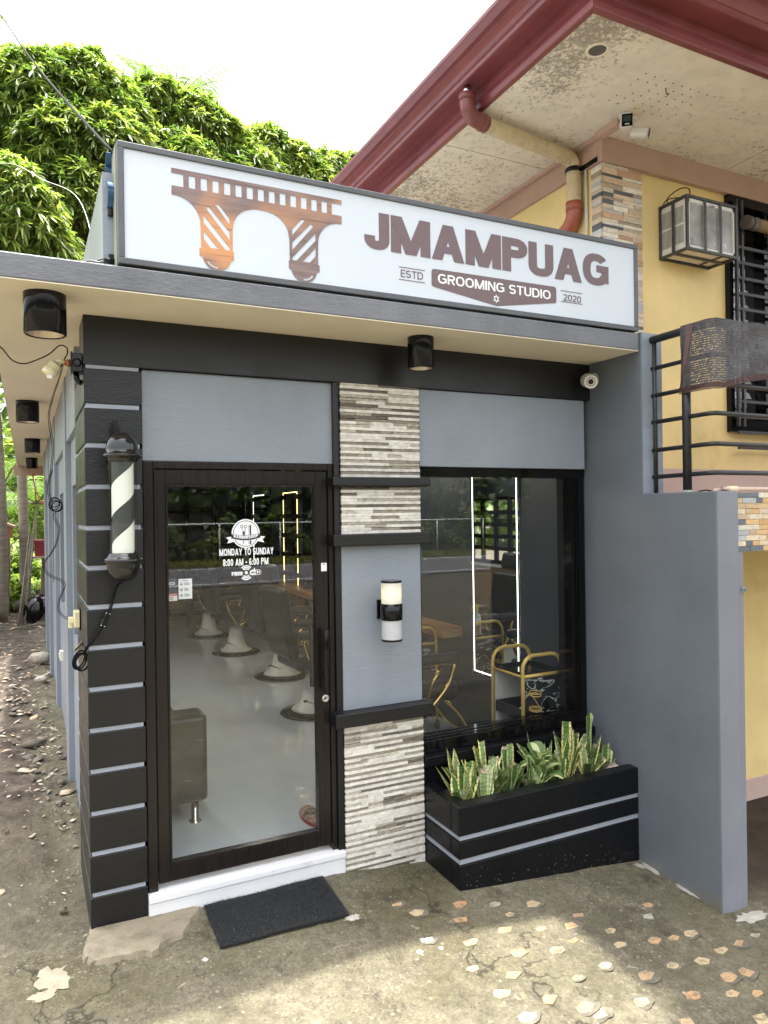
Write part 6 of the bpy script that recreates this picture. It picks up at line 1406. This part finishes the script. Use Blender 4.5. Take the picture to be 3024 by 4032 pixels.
# ------------------------------------------------------------------ snake plants in the planter
t_ = NT('snake_plant_leaf'); v_ = t_.coord()
wv = t_.n('ShaderNodeTexWave'); wv.bands_direction = 'Z'; wv.inputs['Scale'].default_value = 13; wv.inputs['Distortion'].default_value = 9; wv.inputs['Detail'].default_value = 3; wv.inputs['Detail Scale'].default_value = 3.5; t_.l(v_, wv.inputs['Vector'])
c_ = t_.mix(1., attr(t_), t_.ramp(wv.outputs['Fac'], [(.2, .66), (.7, 1.2)]), 'MULTIPLY'); t_.bsdf(c_, .42, 0, None, 0, .5); M['snake'] = t_.m
SN = random.Random(77)
def blade(mb, x, y, z, h, w, az, lean, yellow, cut):
    """one stiff sword leaf: three strips wide (margin, centre, margin), slightly folded and twisted"""
    d = Vector((math.cos(az), math.sin(az), 0)); s = Vector((-d.y, d.x, 0)); n = 9; tw = SN.uniform(-.5, .5); P_ = []
    for j in range(n + 1):
        f = j / n; c = Vector((x, y, z)) + d * (lean * h * f ** 1.6) + Vector((0, 0, h * f * (1 - .12 * lean))); ww = w * (.55 + .75 * math.sin(min(1, f * 1.25) * 1.9) * .6)
        if not cut and f > .55: ww *= max(.04, 1 - ((f - .55) / .45) ** 1.5)
        a = tw * f; ss = s * math.cos(a) + d * math.sin(a); nn = d * math.cos(a) - s * math.sin(a)
        jag = [SN.uniform(-.012, .012) for _ in range(4)] if (cut and j == n) else [0] * 4
        P_.append([c + ss * ww * k + nn * (abs(k) * ww * .35) + Vector((0, 0, jag[i])) for i, k in enumerate((-.5, -.31, .31, .5))])
    gcol = SN.choice([(.19, .27, .10), (.11, .21, .055), (.27, .33, .16), (.075, .16, .04)])
    ycol = (.68, .64, .24) if yellow else (.42, .46, .2)
    mb.smooth = True
    for j in range(n):
        for k in range(3):
            mb.col = ycol if k != 1 else gcol
            if cut and j == n - 1 and SN.random() < .45: mb.col = SN.choice([(.46, .37, .26), (.36, .28, .17), (.55, .50, .36)]) if k != 1 or SN.random() < .35 else mb.col
            mb.quad(P_[j][k], P_[j][k + 1], P_[j + 1][k + 1], P_[j + 1][k])
    mb.smooth = False
PLN = [(2.075, -.20, .27, 9, 1), (2.13, -.10, .37, 6, 1), (2.21, -.19, .30, 7, 0), (2.30, -.11, .36, 8, 1), (2.37, -.18, .26, 8, 0), (2.47, -.09, .30, 8, 0), (2.54, -.20, .26, 7, 0), (2.68, -.10, .36, 8, 0), (2.75, -.17, .30, 8, 1), (2.86, -.10, .42, 10, 1), (2.96, -.17, .31, 9, 1), (3.02, -.07, .44, 9, 0), (3.09, -.17, .24, 8, 0)]
DESC = ['snake plant with yellow edged leaves at the left front end of the planter', 'tall leaning snake plant with yellow edge near the left end, against the window sill', 'green pointed snake plant third from the left in the planter', 'snake plant with one tall pale leaf rising in front of the gold trolley', 'short ragged snake plant with brown cut tips left of the pale variegated plant', 'dense green snake plant behind the pale variegated plant', 'low striped snake plant just left of the pale variegated plant, at the front', 'broad leaved snake plant behind and right of the pale variegated plant', 'snake plant with curled yellow leaf right of the pale variegated plant', 'tall thick snake plant cluster with cut tops right of the planter middle', 'snake plant with dry folded leaf near the front right', 'tallest snake plant reaching up the window corner', 'short splayed snake plant at the right end against the slate wall']
for (x, y, h, n, ye), ds in zip(PLN, DESC):
    mb = MB()
    for k in range(n + 2):
        az = SN.uniform(0, 6.283); r_ = SN.uniform(.005, .06); tall = k < 2; pt = k > n - 1
        hh = h * .80; blade(mb, x + r_ * math.cos(az), min(-.02, y + r_ * math.sin(az) * .7), .275, hh * (SN.uniform(.92, 1.08) if tall else SN.uniform(.4, .85)), SN.uniform(.040, .064), az, SN.uniform(.0, .28) if tall else SN.uniform(.1, .75), ye and SN.random() < .75, SN.random() < .68 and not pt)
    o = put('snake_plant', mb, M['snake'], None, loc=(x, y, .28)); tag(o, ds, 'plant', 'snake plants in the black planter')
mb = MB(); mb.smooth = True; x, y = 2.615, -.17
for k in range(13):
    az = k * 2.4 + .3; L = SN.uniform(.13, .21); w = L * .27; el = SN.uniform(.3, 1.2); d = Vector((math.cos(az) * math.cos(el), math.sin(az) * math.cos(el), math.sin(el))); s = d.cross(Vector((0, 0, 1))).normalized(); p = Vector((x, y, .30 + .012 * k)); n = 7; P_ = []
    for j in range(n + 1):
        f = j / n; c = p + d * L * f + Vector((0, 0, -L * .5 * f * f)); ww = w * math.sin(math.pi * min(.985, .06 + f * .95)) ** .8; P_.append([c - s * ww + Vector((0, 0, ww * .25)), c - s * ww * .4, c, c + s * ww * .4, c + s * ww + Vector((0, 0, ww * .25))])
    for j in range(n):
        for i in range(4): mb.col = (.11, .20, .06) if i in (0, 3) and SN.random() < .8 else (.62, .66, .34); mb.quad(P_[j][i], P_[j][i + 1], P_[j + 1][i + 1], P_[j + 1][i])
o = put('variegated_plant', mb, leaf_mat('variegated_leaf', .2, .4), None, loc=(x, y, .28)); tag(o, 'pale variegated broad leaved plant in the middle of the planter', 'plant')
rock('pinkish rough stone at the right end of the planter soil', 3.12, -.21, .315, .045, 6, (.50, .40, .34))
# ------------------------------------------------------------------ camera, sky, sun
F_, YAW, ROLL = 2853., R(26.25), .0138
cam = bpy.data.cameras.new('camera'); cam.sensor_fit = 'AUTO'; cam.sensor_width = 36; cam.lens = F_ / 4032 * 36; cam.clip_end = 2000; cam.clip_start = .05
co = bpy.data.objects.new('camera', cam); COL.objects.link(co)
fw = Vector((math.sin(YAW), math.cos(YAW), 0)); rt = Vector((math.cos(YAW), -math.sin(YAW), 0)); up = Vector((0, 0, 1))
c_r, s_r = math.cos(ROLL), math.sin(ROLL)
a_ = rt * c_r - up * s_r; b_ = rt * s_r + up * c_r       # image right and image up in the world
co.matrix_world = Matrix(((a_.x, b_.x, -fw.x, 0), (a_.y, b_.y, -fw.y, -3.5), (a_.z, b_.z, -fw.z, 1.87), (0, 0, 0, 1)))
SC.camera = co
SUN_EL, SUN_AZ = R(85.2), R(17)
sd_ = Vector((math.cos(SUN_EL) * math.sin(SUN_AZ), math.cos(SUN_EL) * math.cos(SUN_AZ), math.sin(SUN_EL)))
sun = bpy.data.lights.new('sun', 'SUN'); sun.energy = 2.5; sun.angle = R(1.2); sun.color = (1, .95, .86)
so = bpy.data.objects.new('sun', sun); COL.objects.link(so); so.rotation_euler = sd_.to_track_quat('Z', 'Y').to_euler()
w = bpy.data.worlds.new('World'); SC.world = w; w.use_nodes = True; nt_ = w.node_tree; bg = nt_.nodes['Background']
sky = nt_.nodes.new('ShaderNodeTexSky'); sky.sky_type = 'NISHITA'; sky.sun_disc = False; sky.sun_elevation = SUN_EL; sky.sun_rotation = SUN_AZ; sky.air_density = 1.0; sky.dust_density = 8.0; sky.ozone_density = 1.0
hs_ = nt_.nodes.new('ShaderNodeHueSaturation'); hs_.inputs['Saturation'].default_value = .22; hs_.inputs['Value'].default_value = 1.0
nt_.links.new(sky.outputs[0], hs_.inputs['Color']); nt_.links.new(hs_.outputs[0], bg.inputs['Color']); bg.inputs['Strength'].default_value = .15
vs_ = SC.view_settings; vs_.view_transform = 'Standard'; vs_.look = 'None'; vs_.gamma = 1; vs_.use_curve_mapping = False; vs_.exposure = 2.36
SC.cycles.max_bounces = 10; SC.cycles.transparent_max_bounces = 16; SC.cycles.glossy_bounces = 5; SC.cycles.diffuse_bounces = 4
SC.cycles.use_denoising = True; SC.cycles.sample_clamp_indirect = 6
